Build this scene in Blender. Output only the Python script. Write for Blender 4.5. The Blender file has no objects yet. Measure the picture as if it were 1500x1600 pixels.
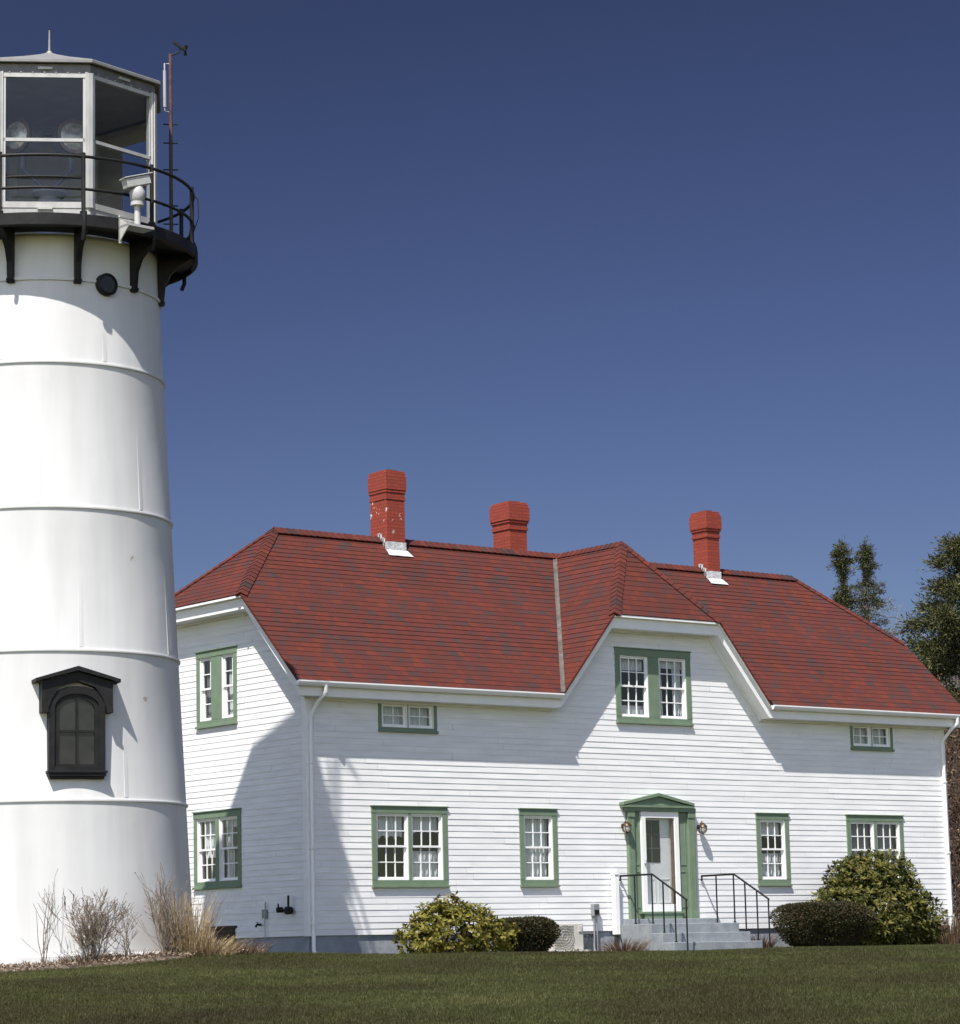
import bpy, math, random
import numpy as np
from mathutils import Vector, Matrix, Quaternion
R = math.radians
PI = math.pi
scene = bpy.context.scene
col = scene.collection

# ------------------------------------------------------------------ camera
CAM = Vector((-29.4364, -42.39111, -0.42543))
YAW, PITCH, ROLL, FPX = -0.67224, 0.1605, 0.02308, 4274.805
fwd = Vector((-math.sin(YAW) * math.cos(PITCH), math.cos(YAW) * math.cos(PITCH), math.sin(PITCH)))
rt = Vector((math.cos(YAW), math.sin(YAW), 0))
up = rt.cross(fwd)
R_ = rt * math.cos(ROLL) - up * math.sin(ROLL)
U_ = up * math.cos(ROLL) + rt * math.sin(ROLL)
cd = bpy.data.cameras.new('camera')
cam = bpy.data.objects.new('camera', cd)
col.objects.link(cam)
cam.matrix_world = Matrix(((R_.x, U_.x, -fwd.x, CAM.x), (R_.y, U_.y, -fwd.y, CAM.y), (R_.z, U_.z, -fwd.z, CAM.z), (0, 0, 0, 1)))
cd.sensor_fit = 'HORIZONTAL'
cd.sensor_width = 36
cd.lens = FPX / 1500 * 36
cd.clip_start = 0.5
cd.clip_end = 20000
scene.camera = cam

# ------------------------------------------------------------------ sun and sky
SUN = Vector((1.52, 1.0, -2.85)).normalized()          # direction the light travels
sd = bpy.data.lights.new('sun', 'SUN')
sd.energy = 4.6
sd.angle = R(0.5)
sd.color = (1.0, 0.955, 0.89)
so = bpy.data.objects.new('sun', sd)
col.objects.link(so)
so.rotation_euler = SUN.to_track_quat('-Z', 'Y').to_euler()
so.location = (-30, -20, 50)
sun_el = math.asin(-SUN.z)
sun_az = math.atan2(-SUN.x, -SUN.y)                   # clockwise from +Y
SKY_GAIN = 1.0
world = bpy.data.worlds.new('World')
scene.world = world
world.use_nodes = True
wn = world.node_tree
wn.nodes.clear()
w_out = wn.nodes.new('ShaderNodeOutputWorld')
w_bg = wn.nodes.new('ShaderNodeBackground')
w_sky = wn.nodes.new('ShaderNodeTexSky')
w_sky.sky_type = 'NISHITA'
w_sky.sun_disc = False
w_sky.sun_elevation = sun_el
w_sky.sun_rotation = sun_az
w_sky.altitude = 600
w_sky.air_density = 1.0
w_sky.dust_density = 0.15
w_sky.ozone_density = 2.2
w_hsv = wn.nodes.new('ShaderNodeHueSaturation')
w_hsv.inputs['Hue'].default_value = 0.522
w_hsv.inputs['Saturation'].default_value = 0.98
w_hsv.inputs['Value'].default_value = 1.0
wn.links.new(w_sky.outputs[0], w_hsv.inputs['Color'])
w_gam = wn.nodes.new('ShaderNodeGamma')
w_gam.inputs[1].default_value = 1.35
wn.links.new(w_hsv.outputs[0], w_gam.inputs[0])
# the clear sky is deepest away from the sun and brightens towards it
w_tc = wn.nodes.new('ShaderNodeTexCoord')
w_dot = wn.nodes.new('ShaderNodeVectorMath'); w_dot.operation = 'DOT_PRODUCT'
w_dot.inputs[1].default_value = tuple(-SUN)
wn.links.new(w_tc.outputs['Generated'], w_dot.inputs[0])
w_map = wn.nodes.new('ShaderNodeMapRange')
for i_, v_ in zip((1, 2, 3, 4), (-1, 1, 0, 1)):
    w_map.inputs[i_].default_value = v_
wn.links.new(w_dot.outputs['Value'], w_map.inputs[0])
w_rmp = wn.nodes.new('ShaderNodeValToRGB')
stops = [(.20, (.265, .265, .29)), (.33, (.235, .233, .24)), (.405, (.185, .182, .174)), (.50, (.27, .25, .20)), (.64, (1.08, .91, .60)), (.80, (1.95, 1.58, 1.02))]
while len(w_rmp.color_ramp.elements) < len(stops):
    w_rmp.color_ramp.elements.new(.5)
for e_, (p_, c_) in zip(w_rmp.color_ramp.elements, stops):
    e_.position = p_; e_.color = (*c_, 1)
wn.links.new(w_map.outputs[0], w_rmp.inputs[0])
w_sc = wn.nodes.new('ShaderNodeVectorMath'); w_sc.operation = 'SCALE'; w_sc.inputs['Scale'].default_value = SKY_GAIN
wn.links.new(w_rmp.outputs[0], w_sc.inputs[0])
w_mul = wn.nodes.new('ShaderNodeVectorMath'); w_mul.operation = 'MULTIPLY'
wn.links.new(w_gam.outputs[0], w_mul.inputs[0]); wn.links.new(w_sc.outputs[0], w_mul.inputs[1])
wn.links.new(w_mul.outputs[0], w_bg.inputs['Color'])
w_bg.inputs['Strength'].default_value = 0.07
wn.links.new(w_bg.outputs[0], w_out.inputs[0])
scene.view_settings.view_transform = 'Standard'
scene.view_settings.look = 'None'
scene.view_settings.gamma = 1
scene.view_settings.use_curve_mapping = False
scene.view_settings.exposure = 0.70
scene.cycles.max_bounces = 8
scene.cycles.transparent_max_bounces = 24

# ------------------------------------------------------------------ materials
def new_mat(name):
    m = bpy.data.materials.new(name)
    m.use_nodes = True
    nt = m.node_tree
    return m, nt, nt.nodes['Principled BSDF']

def N(nt, typ, **kw):
    n = nt.nodes.new(typ)
    for k, v in kw.items():
        if k in n.inputs:
            n.inputs[k].default_value = v
        else:
            setattr(n, k, v)
    return n

def ramp(nt, fac, stops):
    r = nt.nodes.new('ShaderNodeValToRGB')
    while len(r.color_ramp.elements) < len(stops):
        r.color_ramp.elements.new(0.5)
    for e, (p, c) in zip(r.color_ramp.elements, stops):
        e.position = p
        e.color = (*c, 1)
    nt.links.new(fac, r.inputs[0])
    return r.outputs[0]

def bump(nt, bsdf, h, strength=0.3, dist=0.01):
    b = N(nt, 'ShaderNodeBump', Strength=strength, Distance=dist)
    nt.links.new(h, b.inputs['Height'])
    nt.links.new(b.outputs[0], bsdf.inputs['Normal'])

def noisy(name, c1, c2, scale=4.0, rough=0.6, detail=5, bmp=0.0, stretch=(1, 1, 1), lo=0.35, hi=0.65, metal=0.0, spec=0.5, bscale=None):
    m, nt, b = new_mat(name)
    tc = N(nt, 'ShaderNodeTexCoord')
    mp = N(nt, 'ShaderNodeMapping')
    mp.inputs['Scale'].default_value = stretch
    nt.links.new(tc.outputs['Object'], mp.inputs[0])
    no = N(nt, 'ShaderNodeTexNoise', Scale=scale, Detail=detail, Roughness=0.6)
    nt.links.new(mp.outputs[0], no.inputs['Vector'])
    nt.links.new(ramp(nt, no.outputs[0], [(lo, c1), (hi, c2)]), b.inputs['Base Color'])
    b.inputs['Roughness'].default_value = rough
    b.inputs['Metallic'].default_value = metal
    b.inputs['Specular IOR Level'].default_value = spec
    if bmp:
        n2 = N(nt, 'ShaderNodeTexNoise', Scale=bscale or scale * 3, Detail=4)
        nt.links.new(tc.outputs['Object'], n2.inputs['Vector'])
        bump(nt, b, n2.outputs[0], bmp, 0.02)
    return m

M = {}
M['siding'] = noisy('white_siding', (.69, .695, .70), (.79, .79, .79), 1.2, .5, stretch=(1, 1, 6), spec=.3)
M['trim'] = noisy('white_trim_paint', (.78, .78, .77), (.83, .83, .82), 3, .45, spec=.3)
M['green'] = noisy('green_trim_paint', (.145, .20, .135), (.17, .23, .157), 5, .5, spec=.3)
M['black'] = noisy('black_iron_paint', (.006, .006, .0065), (.014, .0135, .014), 6, .6, bmp=.15, spec=.25)
M['foundation'] = noisy('painted_foundation', (.21, .235, .27), (.29, .315, .345), 3, .8, bmp=.4, bscale=18)
M['concrete'] = noisy('grey_step_concrete', (.19, .21, .23), (.26, .28, .295), 5, .8, bmp=.3, bscale=25)
M['flash'] = noisy('lead_flashing', (.34, .35, .36), (.66, .67, .68), 9, .5, metal=.0, bmp=.4)
M['valley'] = noisy('valley_metal', (.085, .07, .06), (.15, .13, .115), 6, .55, stretch=(1, 1, 1))
M['grey_metal'] = noisy('grey_metal', (.22, .23, .24), (.30, .31, .32), 6, .45, metal=.3)
M['beige'] = noisy('beige_enamel', (.50, .48, .43), (.55, .53, .48), 4, .4)
M['brown_wood'] = noisy('brown_wood', (.035, .022, .016), (.07, .045, .03), 6, .8, stretch=(1, 1, 5))
M['brass'] = noisy('aged_brass', (.05, .035, .02), (.12, .08, .04), 20, .4, metal=.6)
M['interior'] = noisy('interior_wall', (.22, .22, .215), (.3, .3, .29), 2, .9)
M['curtain'] = noisy('curtain_cloth', (.62, .64, .65), (.70, .72, .72), 9, .9, stretch=(1, 1, .2))
M['darkcurtain'] = noisy('grey_curtain_cloth', (.17, .17, .18), (.24, .24, .25), 9, .9, stretch=(1, 1, .2))
M['lantern_grey'] = noisy('lantern_grey_paint', (.30, .30, .30), (.42, .42, .415), 5, .5, stretch=(1, 1, .3))
M['lantern_white'] = noisy('lantern_white_paint', (.36, .36, .35), (.46, .455, .44), 6, .45, stretch=(1, 1, .4))
M['fascia_grey'] = noisy('lantern_fascia_paint', (.10, .10, .105), (.15, .15, .155), 6, .5)
M['dark_panel'] = noisy('dark_lantern_panel', (.30, .295, .275), (.36, .355, .33), 3, .7)
M['mast_red'] = noisy('mast_faded_red', (.045, .02, .02), (.11, .05, .045), 8, .6)
M['mulch'] = noisy('dead_leaf_mulch', (.055, .04, .03), (.17, .13, .095), 14, .95, bmp=.8, bscale=40)
M['bark'] = noisy('grey_bark', (.12, .10, .085), (.22, .195, .17), 8, .9, stretch=(4, 4, .6), bmp=.5)
M['spruce_bark'] = noisy('spruce_bark', (.07, .055, .045), (.14, .115, .095), 8, .9, stretch=(4, 4, .6), bmp=.5)
M['twig'] = noisy('bare_twig', (.12, .095, .07), (.24, .195, .15), 20, .9)
M['pale_twig'] = noisy('pale_twig', (.15, .14, .135), (.24, .225, .22), 10, .9)
M['brown_twig'] = noisy('brown_twig', (.075, .05, .035), (.15, .10, .075), 10, .9)

def tower_mat():
    m, nt, b = new_mat('tower_white_paint')
    tc = N(nt, 'ShaderNodeTexCoord')
    mp = N(nt, 'ShaderNodeMapping')
    mp.inputs['Scale'].default_value = (2.2, 2.2, .22)
    nt.links.new(tc.outputs['Object'], mp.inputs[0])
    n1 = N(nt, 'ShaderNodeTexNoise', Scale=1.6, Detail=6)
    nt.links.new(mp.outputs[0], n1.inputs['Vector'])
    c = ramp(nt, n1.outputs[0], [(.3, (.53, .53, .525)), (.62, (.59, .59, .585))])
    # chipped spots with rust
    n2 = N(nt, 'ShaderNodeTexNoise', Scale=1.3, Detail=7, Roughness=.62)
    nt.links.new(tc.outputs['Object'], n2.inputs['Vector'])
    k = ramp(nt, n2.outputs[0], [(.70, (0, 0, 0)), (.72, (1, 1, 1))])
    mx = N(nt, 'ShaderNodeMix', data_type='RGBA')
    nt.links.new(k, mx.inputs[0])
    nt.links.new(c, mx.inputs[6])
    mx.inputs[7].default_value = (.36, .33, .27, 1)
    nt.links.new(mx.outputs[2], b.inputs['Base Color'])
    b.inputs['Roughness'].default_value = .5
    b.inputs['Specular IOR Level'].default_value = .35
    n3 = N(nt, 'ShaderNodeTexNoise', Scale=1.1, Detail=3)
    nt.links.new(tc.outputs['Object'], n3.inputs['Vector'])
    bump(nt, b, n3.outputs[0], .25, .05)
    return m
M['tower'] = tower_mat()

def shingle_mat():
    m, nt, b = new_mat('red_asphalt_shingle')
    uv = N(nt, 'ShaderNodeUVMap')
    sx = N(nt, 'ShaderNodeSeparateXYZ')
    nt.links.new(uv.outputs[0], sx.inputs[0])
    def math_(op, a, b=None):
        n = N(nt, 'ShaderNodeMath', operation=op)
        for i, x in enumerate((a, b)):
            if x is None: continue
            if isinstance(x, (int, float)): n.inputs[i].default_value = x
            else: nt.links.new(x, n.inputs[i])
        return n.outputs[0]
    row = math_('FLOOR', math_('DIVIDE', math_('ADD', sx.outputs[1], .0005), .15))
    def tabs(width, seed):
        rn = N(nt, 'ShaderNodeTexWhiteNoise', noise_dimensions='1D')
        nt.links.new(math_('ADD', row, seed), rn.inputs['W'])
        colm = math_('FLOOR', math_('ADD', math_('DIVIDE', sx.outputs[0], width), math_('MULTIPLY', rn.outputs['Value'], 9.7)))
        cv = N(nt, 'ShaderNodeCombineXYZ')
        nt.links.new(colm, cv.inputs[0]); nt.links.new(row, cv.inputs[1]); cv.inputs[2].default_value = seed
        wn = N(nt, 'ShaderNodeTexWhiteNoise', noise_dimensions='3D')
        nt.links.new(cv.outputs[0], wn.inputs['Vector'])
        return wn.outputs['Value']
    mixed = math_('ADD', math_('MULTIPLY', tabs(.27, 3.3), .6), math_('MULTIPLY', tabs(.13, 8.1), .4))
    c = ramp(nt, mixed, [(.10, (.052, .030, .029)), (.23, (.066, .029, .027)), (.33, (.080, .025, .020)), (.62, (.092, .024, .018)), (.9, (.116, .027, .017))])
    big = N(nt, 'ShaderNodeTexNoise', Scale=.9, Detail=5)
    nt.links.new(uv.outputs[0], big.inputs['Vector'])
    k = ramp(nt, big.outputs[0], [(.3, (.88, .90, .92)), (.7, (1.07, 1.05, 1.03))])
    gr = N(nt, 'ShaderNodeTexNoise', Scale=60, Detail=3)
    nt.links.new(uv.outputs[0], gr.inputs['Vector'])
    g = ramp(nt, gr.outputs[0], [(.3, (.7, .7, .7)), (.7, (1.25, 1.25, 1.25))])
    m1 = N(nt, 'ShaderNodeMix', data_type='RGBA', blend_type='MULTIPLY')
    m1.inputs[0].default_value = 1
    nt.links.new(c, m1.inputs[6]); nt.links.new(k, m1.inputs[7])
    m2 = N(nt, 'ShaderNodeMix', data_type='RGBA', blend_type='MULTIPLY')
    m2.inputs[0].default_value = 1
    nt.links.new(m1.outputs[2], m2.inputs[6]); nt.links.new(g, m2.inputs[7])
    nt.links.new(m2.outputs[2], b.inputs['Base Color'])
    b.inputs['Roughness'].default_value = .9
    b.inputs['Specular IOR Level'].default_value = .2
    return m
M['shingle'] = shingle_mat()

def brick_mat(name, flakes):
    m, nt, b = new_mat(name)
    tc = N(nt, 'ShaderNodeTexCoord')
    sx = N(nt, 'ShaderNodeSeparateXYZ')
    nt.links.new(tc.outputs['Object'], sx.inputs[0])
    ad = N(nt, 'ShaderNodeMath', operation='ADD')
    nt.links.new(sx.outputs[0], ad.inputs[0]); nt.links.new(sx.outputs[1], ad.inputs[1])
    cx = N(nt, 'ShaderNodeCombineXYZ')
    nt.links.new(ad.outputs[0], cx.inputs[0]); nt.links.new(sx.outputs[2], cx.inputs[1])
    br = N(nt, 'ShaderNodeTexBrick', Scale=1.0)
    br.inputs['Color1'].default_value = (.27, .043, .020, 1)
    br.inputs['Color2'].default_value = (.22, .034, .018, 1)
    br.inputs['Mortar'].default_value = (.15, .022, .015, 1)
    br.inputs['Brick Width'].default_value = .21
    br.inputs['Row Height'].default_value = .072
    br.inputs['Mortar Size'].default_value = .007
    nt.links.new(cx.outputs[0], br.inputs['Vector'])
    n2 = N(nt, 'ShaderNodeTexNoise', Scale=5.5, Detail=6, Roughness=.65)
    nt.links.new(tc.outputs['Object'], n2.inputs['Vector'])
    k = ramp(nt, n2.outputs[0], [(flakes, (0, 0, 0)), (flakes + .015, (1, 1, 1))])
    mx = N(nt, 'ShaderNodeMix', data_type='RGBA')
    nt.links.new(k, mx.inputs[0]); nt.links.new(br.outputs['Color'], mx.inputs[6])
    mx.inputs[7].default_value = (.55, .52, .49, 1)
    nt.links.new(mx.outputs[2], b.inputs['Base Color'])
    b.inputs['Roughness'].default_value = .75
    bump(nt, b, br.outputs['Fac'], -.8, .012)
    return m
M['brick'] = brick_mat('red_painted_brick', .74)
M['brick_flaked'] = brick_mat('flaking_red_painted_brick', .615)

def glass_mat(name, tint, rough=.02, refl=.042):
    m, nt, b = new_mat(name)
    nt.nodes.remove(b)
    out = nt.nodes['Material Output']
    tr = N(nt, 'ShaderNodeBsdfTransparent', Color=(*tint, 1))
    gl = N(nt, 'ShaderNodeBsdfGlossy', Roughness=rough)
    lw = N(nt, 'ShaderNodeLayerWeight', Blend=.5)
    pw = N(nt, 'ShaderNodeMath', operation='POWER'); pw.inputs[1].default_value = 4.0
    nt.links.new(lw.outputs['Facing'], pw.inputs[0])
    fr = N(nt, 'ShaderNodeMath', operation='MULTIPLY_ADD'); fr.inputs[1].default_value = .9; fr.inputs[2].default_value = refl
    nt.links.new(pw.outputs[0], fr.inputs[0])
    geo = N(nt, 'ShaderNodeNewGeometry')
    nz = N(nt, 'ShaderNodeTexNoise', Scale=1.3, Detail=1)
    nt.links.new(geo.outputs['Position'], nz.inputs['Vector'])
    bp = N(nt, 'ShaderNodeBump', Strength=.08, Distance=.05)
    nt.links.new(nz.outputs[0], bp.inputs['Height'])
    nt.links.new(bp.outputs[0], gl.inputs['Normal'])
    mx = N(nt, 'ShaderNodeMixShader')
    nt.links.new(fr.outputs[0], mx.inputs[0])
    nt.links.new(tr.outputs[0], mx.inputs[1]); nt.links.new(gl.outputs[0], mx.inputs[2])
    nt.links.new(mx.outputs[0], out.inputs[0])
    return m
M['glass'] = glass_mat('window_glass', (.91, .93, .935), refl=.13)
M['lantern_glass'] = glass_mat('lantern_glass', (.80, .82, .84))
M['lens'] = noisy('lens_glass', (.35, .34, .32), (.8, .79, .76), 14, .38, metal=.6)
M['copper'] = noisy('copper_ring', (.16, .12, .09), (.26, .17, .12), 8, .3, metal=.7)

def leaf_mat(name, stops, rough=.5, trans=.25, patch=0.0, patch_scale=.35, patch_cols=None, spec=.35):
    """colour varies per leaf (random per island) and, if asked, in soft patches over the ground"""
    m, nt, b = new_mat(name)
    geo = N(nt, 'ShaderNodeNewGeometry')
    c = ramp(nt, geo.outputs['Random Per Island'], stops)
    if patch:
        tc = N(nt, 'ShaderNodeTexCoord')
        no = N(nt, 'ShaderNodeTexNoise', Scale=patch_scale, Detail=7, Roughness=.74)
        nt.links.new(tc.outputs['Object'], no.inputs['Vector'])
        k = ramp(nt, no.outputs[0], patch_cols)
        mx = N(nt, 'ShaderNodeMix', data_type='RGBA', blend_type='MULTIPLY')
        mx.inputs[0].default_value = patch
        nt.links.new(c, mx.inputs[6]); nt.links.new(k, mx.inputs[7])
        c = mx.outputs[2]
    nt.links.new(c, b.inputs['Base Color'])
    b.inputs['Roughness'].default_value = rough
    b.inputs['Specular IOR Level'].default_value = spec
    if trans:
        out = nt.nodes['Material Output']
        tl = N(nt, 'ShaderNodeBsdfTranslucent')
        nt.links.new(c, tl.inputs[0])
        mx2 = N(nt, 'ShaderNodeMixShader')
        mx2.inputs[0].default_value = trans
        nt.links.new(b.outputs[0], mx2.inputs[1]); nt.links.new(tl.outputs[0], mx2.inputs[2])
        nt.links.new(mx2.outputs[0], out.inputs[0])
    return m
M['grass'] = leaf_mat('lawn_grass', [(0, (.038, .041, .011)), (.5, (.051, .054, .014)), (.88, (.067, .066, .020)), (.96, (.09, .078, .036)), (1, (.14, .118, .06))], .6, .4,
                      1.0, .30, [(.34, (.84, .66, .75)), (.45, (1.05, .96, 1.05)), (.51, (1.2, 1.22, 1.15)), (.58, (1.6, 1.72, 1.6)), (.68, (2.2, 2.1, 2.2))])
M['rhodo'] = leaf_mat('broad_evergreen_leaf', [(0, (.034, .042, .011)), (.5, (.074, .080, .019)), (.85, (.135, .125, .03)), (1, (.20, .165, .045))], .6, .2, spec=.12)
M['azalea'] = leaf_mat('yellow_green_leaf', [(0, (.07, .075, .015)), (.5, (.14, .135, .025)), (.85, (.23, .20, .04)), (1, (.28, .22, .06))], .6, .25, spec=.12)
M['hedge'] = leaf_mat('clipped_hedge_leaf', [(0, (.018, .022, .008)), (.5, (.033, .034, .011)), (.85, (.06, .046, .016)), (1, (.11, .06, .022))], .6, .1)
M['spruce'] = leaf_mat('spruce_needles', [(0, (.020, .026, .009)), (.5, (.042, .049, .013)), (.88, (.088, .085, .022)), (1, (.12, .105, .038))], .6, .1)
M['lichen'] = leaf_mat('grey_dead_needles', [(0, (.10, .10, .085)), (1, (.24, .235, .205))], .8, .1)
M['straw'] = leaf_mat('dry_straw', [(0, (.20, .135, .07)), (.5, (.36, .27, .155)), (1, (.52, .42, .27))], .8, .25)
M['pale_litter'] = leaf_mat('pale_dead_leaf', [(0, (.09, .06, .04)), (.5, (.21, .155, .11)), (1, (.42, .34, .25))], .8, .15)
M['dry_leaf'] = leaf_mat('dry_brown_leaf', [(0, (.06, .035, .02)), (.5, (.13, .08, .05)), (1, (.25, .17, .11))], .8, .15)

def lawn_mat():
    m, nt, b = new_mat('lawn_soil_and_thatch')
    tc = N(nt, 'ShaderNodeTexCoord')
    n1 = N(nt, 'ShaderNodeTexNoise', Scale=.33, Detail=6)
    n2 = N(nt, 'ShaderNodeTexNoise', Scale=14, Detail=6)
    for n in (n1, n2):
        nt.links.new(tc.outputs['Object'], n.inputs['Vector'])
    c = ramp(nt, n2.outputs[0], [(.3, (.020, .021, .007)), (.6, (.036, .036, .011)), (.8, (.07, .06, .025))])
    nt.links.new(c, b.inputs['Base Color'])
    b.inputs['Roughness'].default_value = .95
    b.inputs['Specular IOR Level'].default_value = .1
    bump(nt, b, n2.outputs[0], .8, .05)
    return m
M['lawn'] = lawn_mat()

# ------------------------------------------------------------------ mesh helpers
class MB:
    def __init__(self):
        self.v = []; self.f = []; self.uv = {}; self.mi = {}
    def add(self, vs, fs, uvs=None, mi=0):
        o = len(self.v)
        self.v += [tuple(p) for p in vs]
        for f in fs:
            self.mi[len(self.f)] = mi
            self.f.append(tuple(o + i for i in f))
            if uvs is not None:
                self.uv[len(self.f) - 1] = [uvs[i] for i in f]
        return self
    def box(self, a, b, mi=0):
        x0, y0, z0 = [min(p, q) for p, q in zip(a, b)]
        x1, y1, z1 = [max(p, q) for p, q in zip(a, b)]
        vs = [(x0, y0, z0), (x1, y0, z0), (x1, y1, z0), (x0, y1, z0), (x0, y0, z1), (x1, y0, z1), (x1, y1, z1), (x0, y1, z1)]
        return self.add(vs, [(0, 3, 2, 1), (4, 5, 6, 7), (0, 1, 5, 4), (1, 2, 6, 5), (2, 3, 7, 6), (3, 0, 4, 7)], mi=mi)
    def obox(self, o, u, v, n, a, b, mi=0):
        """box in a local frame: a, b are (u, v, n) corners"""
        pts = []
        for k in (a[2], b[2]):
            for (i, j) in ((a[0], a[1]), (b[0], a[1]), (b[0], b[1]), (a[0], b[1])):
                pts.append(o + u * i + v * j + n * k)
        return self.add(pts, [(0, 3, 2, 1), (4, 5, 6, 7), (0, 1, 5, 4), (1, 2, 6, 5), (2, 3, 7, 6), (3, 0, 4, 7)], mi=mi)
    def prism(self, pts, off, mi=0):
        """polygon (3d points) extruded by vector off"""
        n = len(pts)
        vs = [Vector(p) for p in pts] + [Vector(p) + Vector(off) for p in pts]
        fs = [tuple(range(n))[::-1], tuple(range(n, 2 * n))] + [(i, (i + 1) % n, n + (i + 1) % n, n + i) for i in range(n)]
        return self.add(vs, fs, mi=mi)
    def tube(self, path, rad, sides=8, cap=True, mi=0):
        path = [Vector(p) for p in path]
        if not hasattr(rad, '__len__'):
            rad = [rad] * len(path)
        vs = []; fs = []
        prev = None
        for i, p in enumerate(path):
            t = (path[min(i + 1, len(path) - 1)] - path[max(i - 1, 0)])
            if t.length < 1e-9:
                t = Vector((0, 0, 1))
            t.normalize()
            if prev is None:
                a = t.orthogonal().normalized()
            else:
                a = (prev - t * prev.dot(t))
                a = a.normalized() if a.length > 1e-6 else t.orthogonal().normalized()
            prev = a
            b = t.cross(a)
            for k in range(sides):
                an = 2 * PI * k / sides
                vs.append(p + (a * math.cos(an) + b * math.sin(an)) * rad[i])
        for i in range(len(path) - 1):
            for k in range(sides):
                k2 = (k + 1) % sides
                fs.append((i * sides + k, i * sides + k2, (i + 1) * sides + k2, (i + 1) * sides + k))
        if cap:
            fs.append(tuple(range(sides))[::-1])
            fs.append(tuple((len(path) - 1) * sides + k for k in range(sides)))
        return self.add(vs, fs, mi=mi)
    def lathe(self, prof, c, seg=96, mi=0, a0=0.0, close=False):
        """prof: list of (r, z) about vertical axis at c"""
        vs = []; fs = []
        for (r, z) in prof:
            for k in range(seg):
                an = a0 + 2 * PI * k / seg
                vs.append((c[0] + r * math.cos(an), c[1] + r * math.sin(an), z))
        for i in range(len(prof) - 1):
            for k in range(seg):
                k2 = (k + 1) % seg
                fs.append((i * seg + k, i * seg + k2, (i + 1) * seg + k2, (i + 1) * seg + k))
        if close:
            i = len(prof) - 1
            for k in range(seg):
                k2 = (k + 1) % seg
                fs.append((i * seg + k, i * seg + k2, k2, k))
        return self.add(vs, fs, mi=mi)
    def build(self, name, mats, parent=None, smooth=False, bevel=0.0):
        me = bpy.data.meshes.new(name)
        me.from_pydata([tuple(p) for p in self.v], [], self.f)
        if not isinstance(mats, (list, tuple)):
            mats = [mats]
        for m in mats:
            me.materials.append(m)
        if len(mats) > 1:
            me.polygons.foreach_set('material_index', [self.mi.get(i, 0) for i in range(len(self.f))])
        if self.uv:
            l = me.uv_layers.new(name='UVMap')
            arr = []
            for i, f in enumerate(self.f):
                arr += self.uv.get(i, [(0, 0)] * len(f))
            l.data.foreach_set('uv', np.array(arr, dtype=np.float32).ravel())
        if smooth:
            me.polygons.foreach_set('use_smooth', [True] * len(me.polygons))
            me.set_sharp_from_angle(angle=R(38))
        me.update()
        return link(name, me, parent, bevel)

def link(name, me, parent=None, bevel=0.0):
    o = bpy.data.objects.new(name, me)
    col.objects.link(o)
    if bevel:
        b = o.modifiers.new('bevel', 'BEVEL'); b.width = bevel; b.segments = 2; b.limit_method = 'ANGLE'
    if parent is not None:
        o.parent = parent
        r = parent
        if r.type == 'EMPTY' and r.get('world_parts', 0):
            o.matrix_parent_inverse = Matrix.Translation(-r.location)
    return o

def mesh_np(name, verts, faces, mat, parent=None, smooth=False):
    """fast mesh from arrays: verts (n,3), faces (m,k) of constant k"""
    me = bpy.data.meshes.new(name)
    nv, (nf, k) = len(verts), faces.shape
    me.vertices.add(nv); me.loops.add(nf * k); me.polygons.add(nf)
    me.vertices.foreach_set('co', verts.astype(np.float32).ravel())
    me.loops.foreach_set('vertex_index', faces.astype(np.int32).ravel())
    me.polygons.foreach_set('loop_start', np.arange(0, nf * k, k, dtype=np.int32))
    me.polygons.foreach_set('loop_total', np.full(nf, k, dtype=np.int32))
    me.materials.append(mat)
    if smooth:
        me.polygons.foreach_set('use_smooth', np.ones(nf, dtype=bool))
    me.update(calc_edges=True)
    me.validate()
    return link(name, me, parent)

def thing(name, loc, label, cat, group=None):
    """Empty at a thing's base; its parts are given in world coordinates"""
    o = bpy.data.objects.new(name, None)
    o.empty_display_size = .3
    col.objects.link(o)
    o.location = loc
    o['label'] = label; o['category'] = cat
    if group:
        o['group'] = group
    o['world_parts'] = 1
    return o

def kind(o, k):
    o['kind'] = k
    return o

# polygons: clipping and courses
def clip2(poly, a, b, c):
    """keep a*x + b*y <= c"""
    out = []
    n = len(poly)
    for i in range(n):
        p, q = poly[i], poly[(i + 1) % n]
        dp, dq = a * p[0] + b * p[1] - c, a * q[0] + b * q[1] - c
        if dp <= 1e-9:
            out.append(p)
        if (dp < -1e-9 and dq > 1e-9) or (dp > 1e-9 and dq < -1e-9):
            t = dp / (dp - dq)
            out.append((p[0] + t * (q[0] - p[0]), p[1] + t * (q[1] - p[1])))
    return out if len(out) >= 3 else []

def minus(polys, holes):
    for (u0, v0, u1, v1) in holes:
        nxt = []
        for p in polys:
            l = clip2(p, 1, 0, u0)
            r = clip2(p, -1, 0, -u1)
            m = clip2(clip2(p, -1, 0, -u0) or [], 1, 0, u1) if p else []
            b = clip2(m, 0, 1, v0) if m else []
            t = clip2(m, 0, -1, -v1) if m else []
            nxt += [x for x in (l, r, b, t) if x]
        polys = nxt
    return polys

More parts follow.
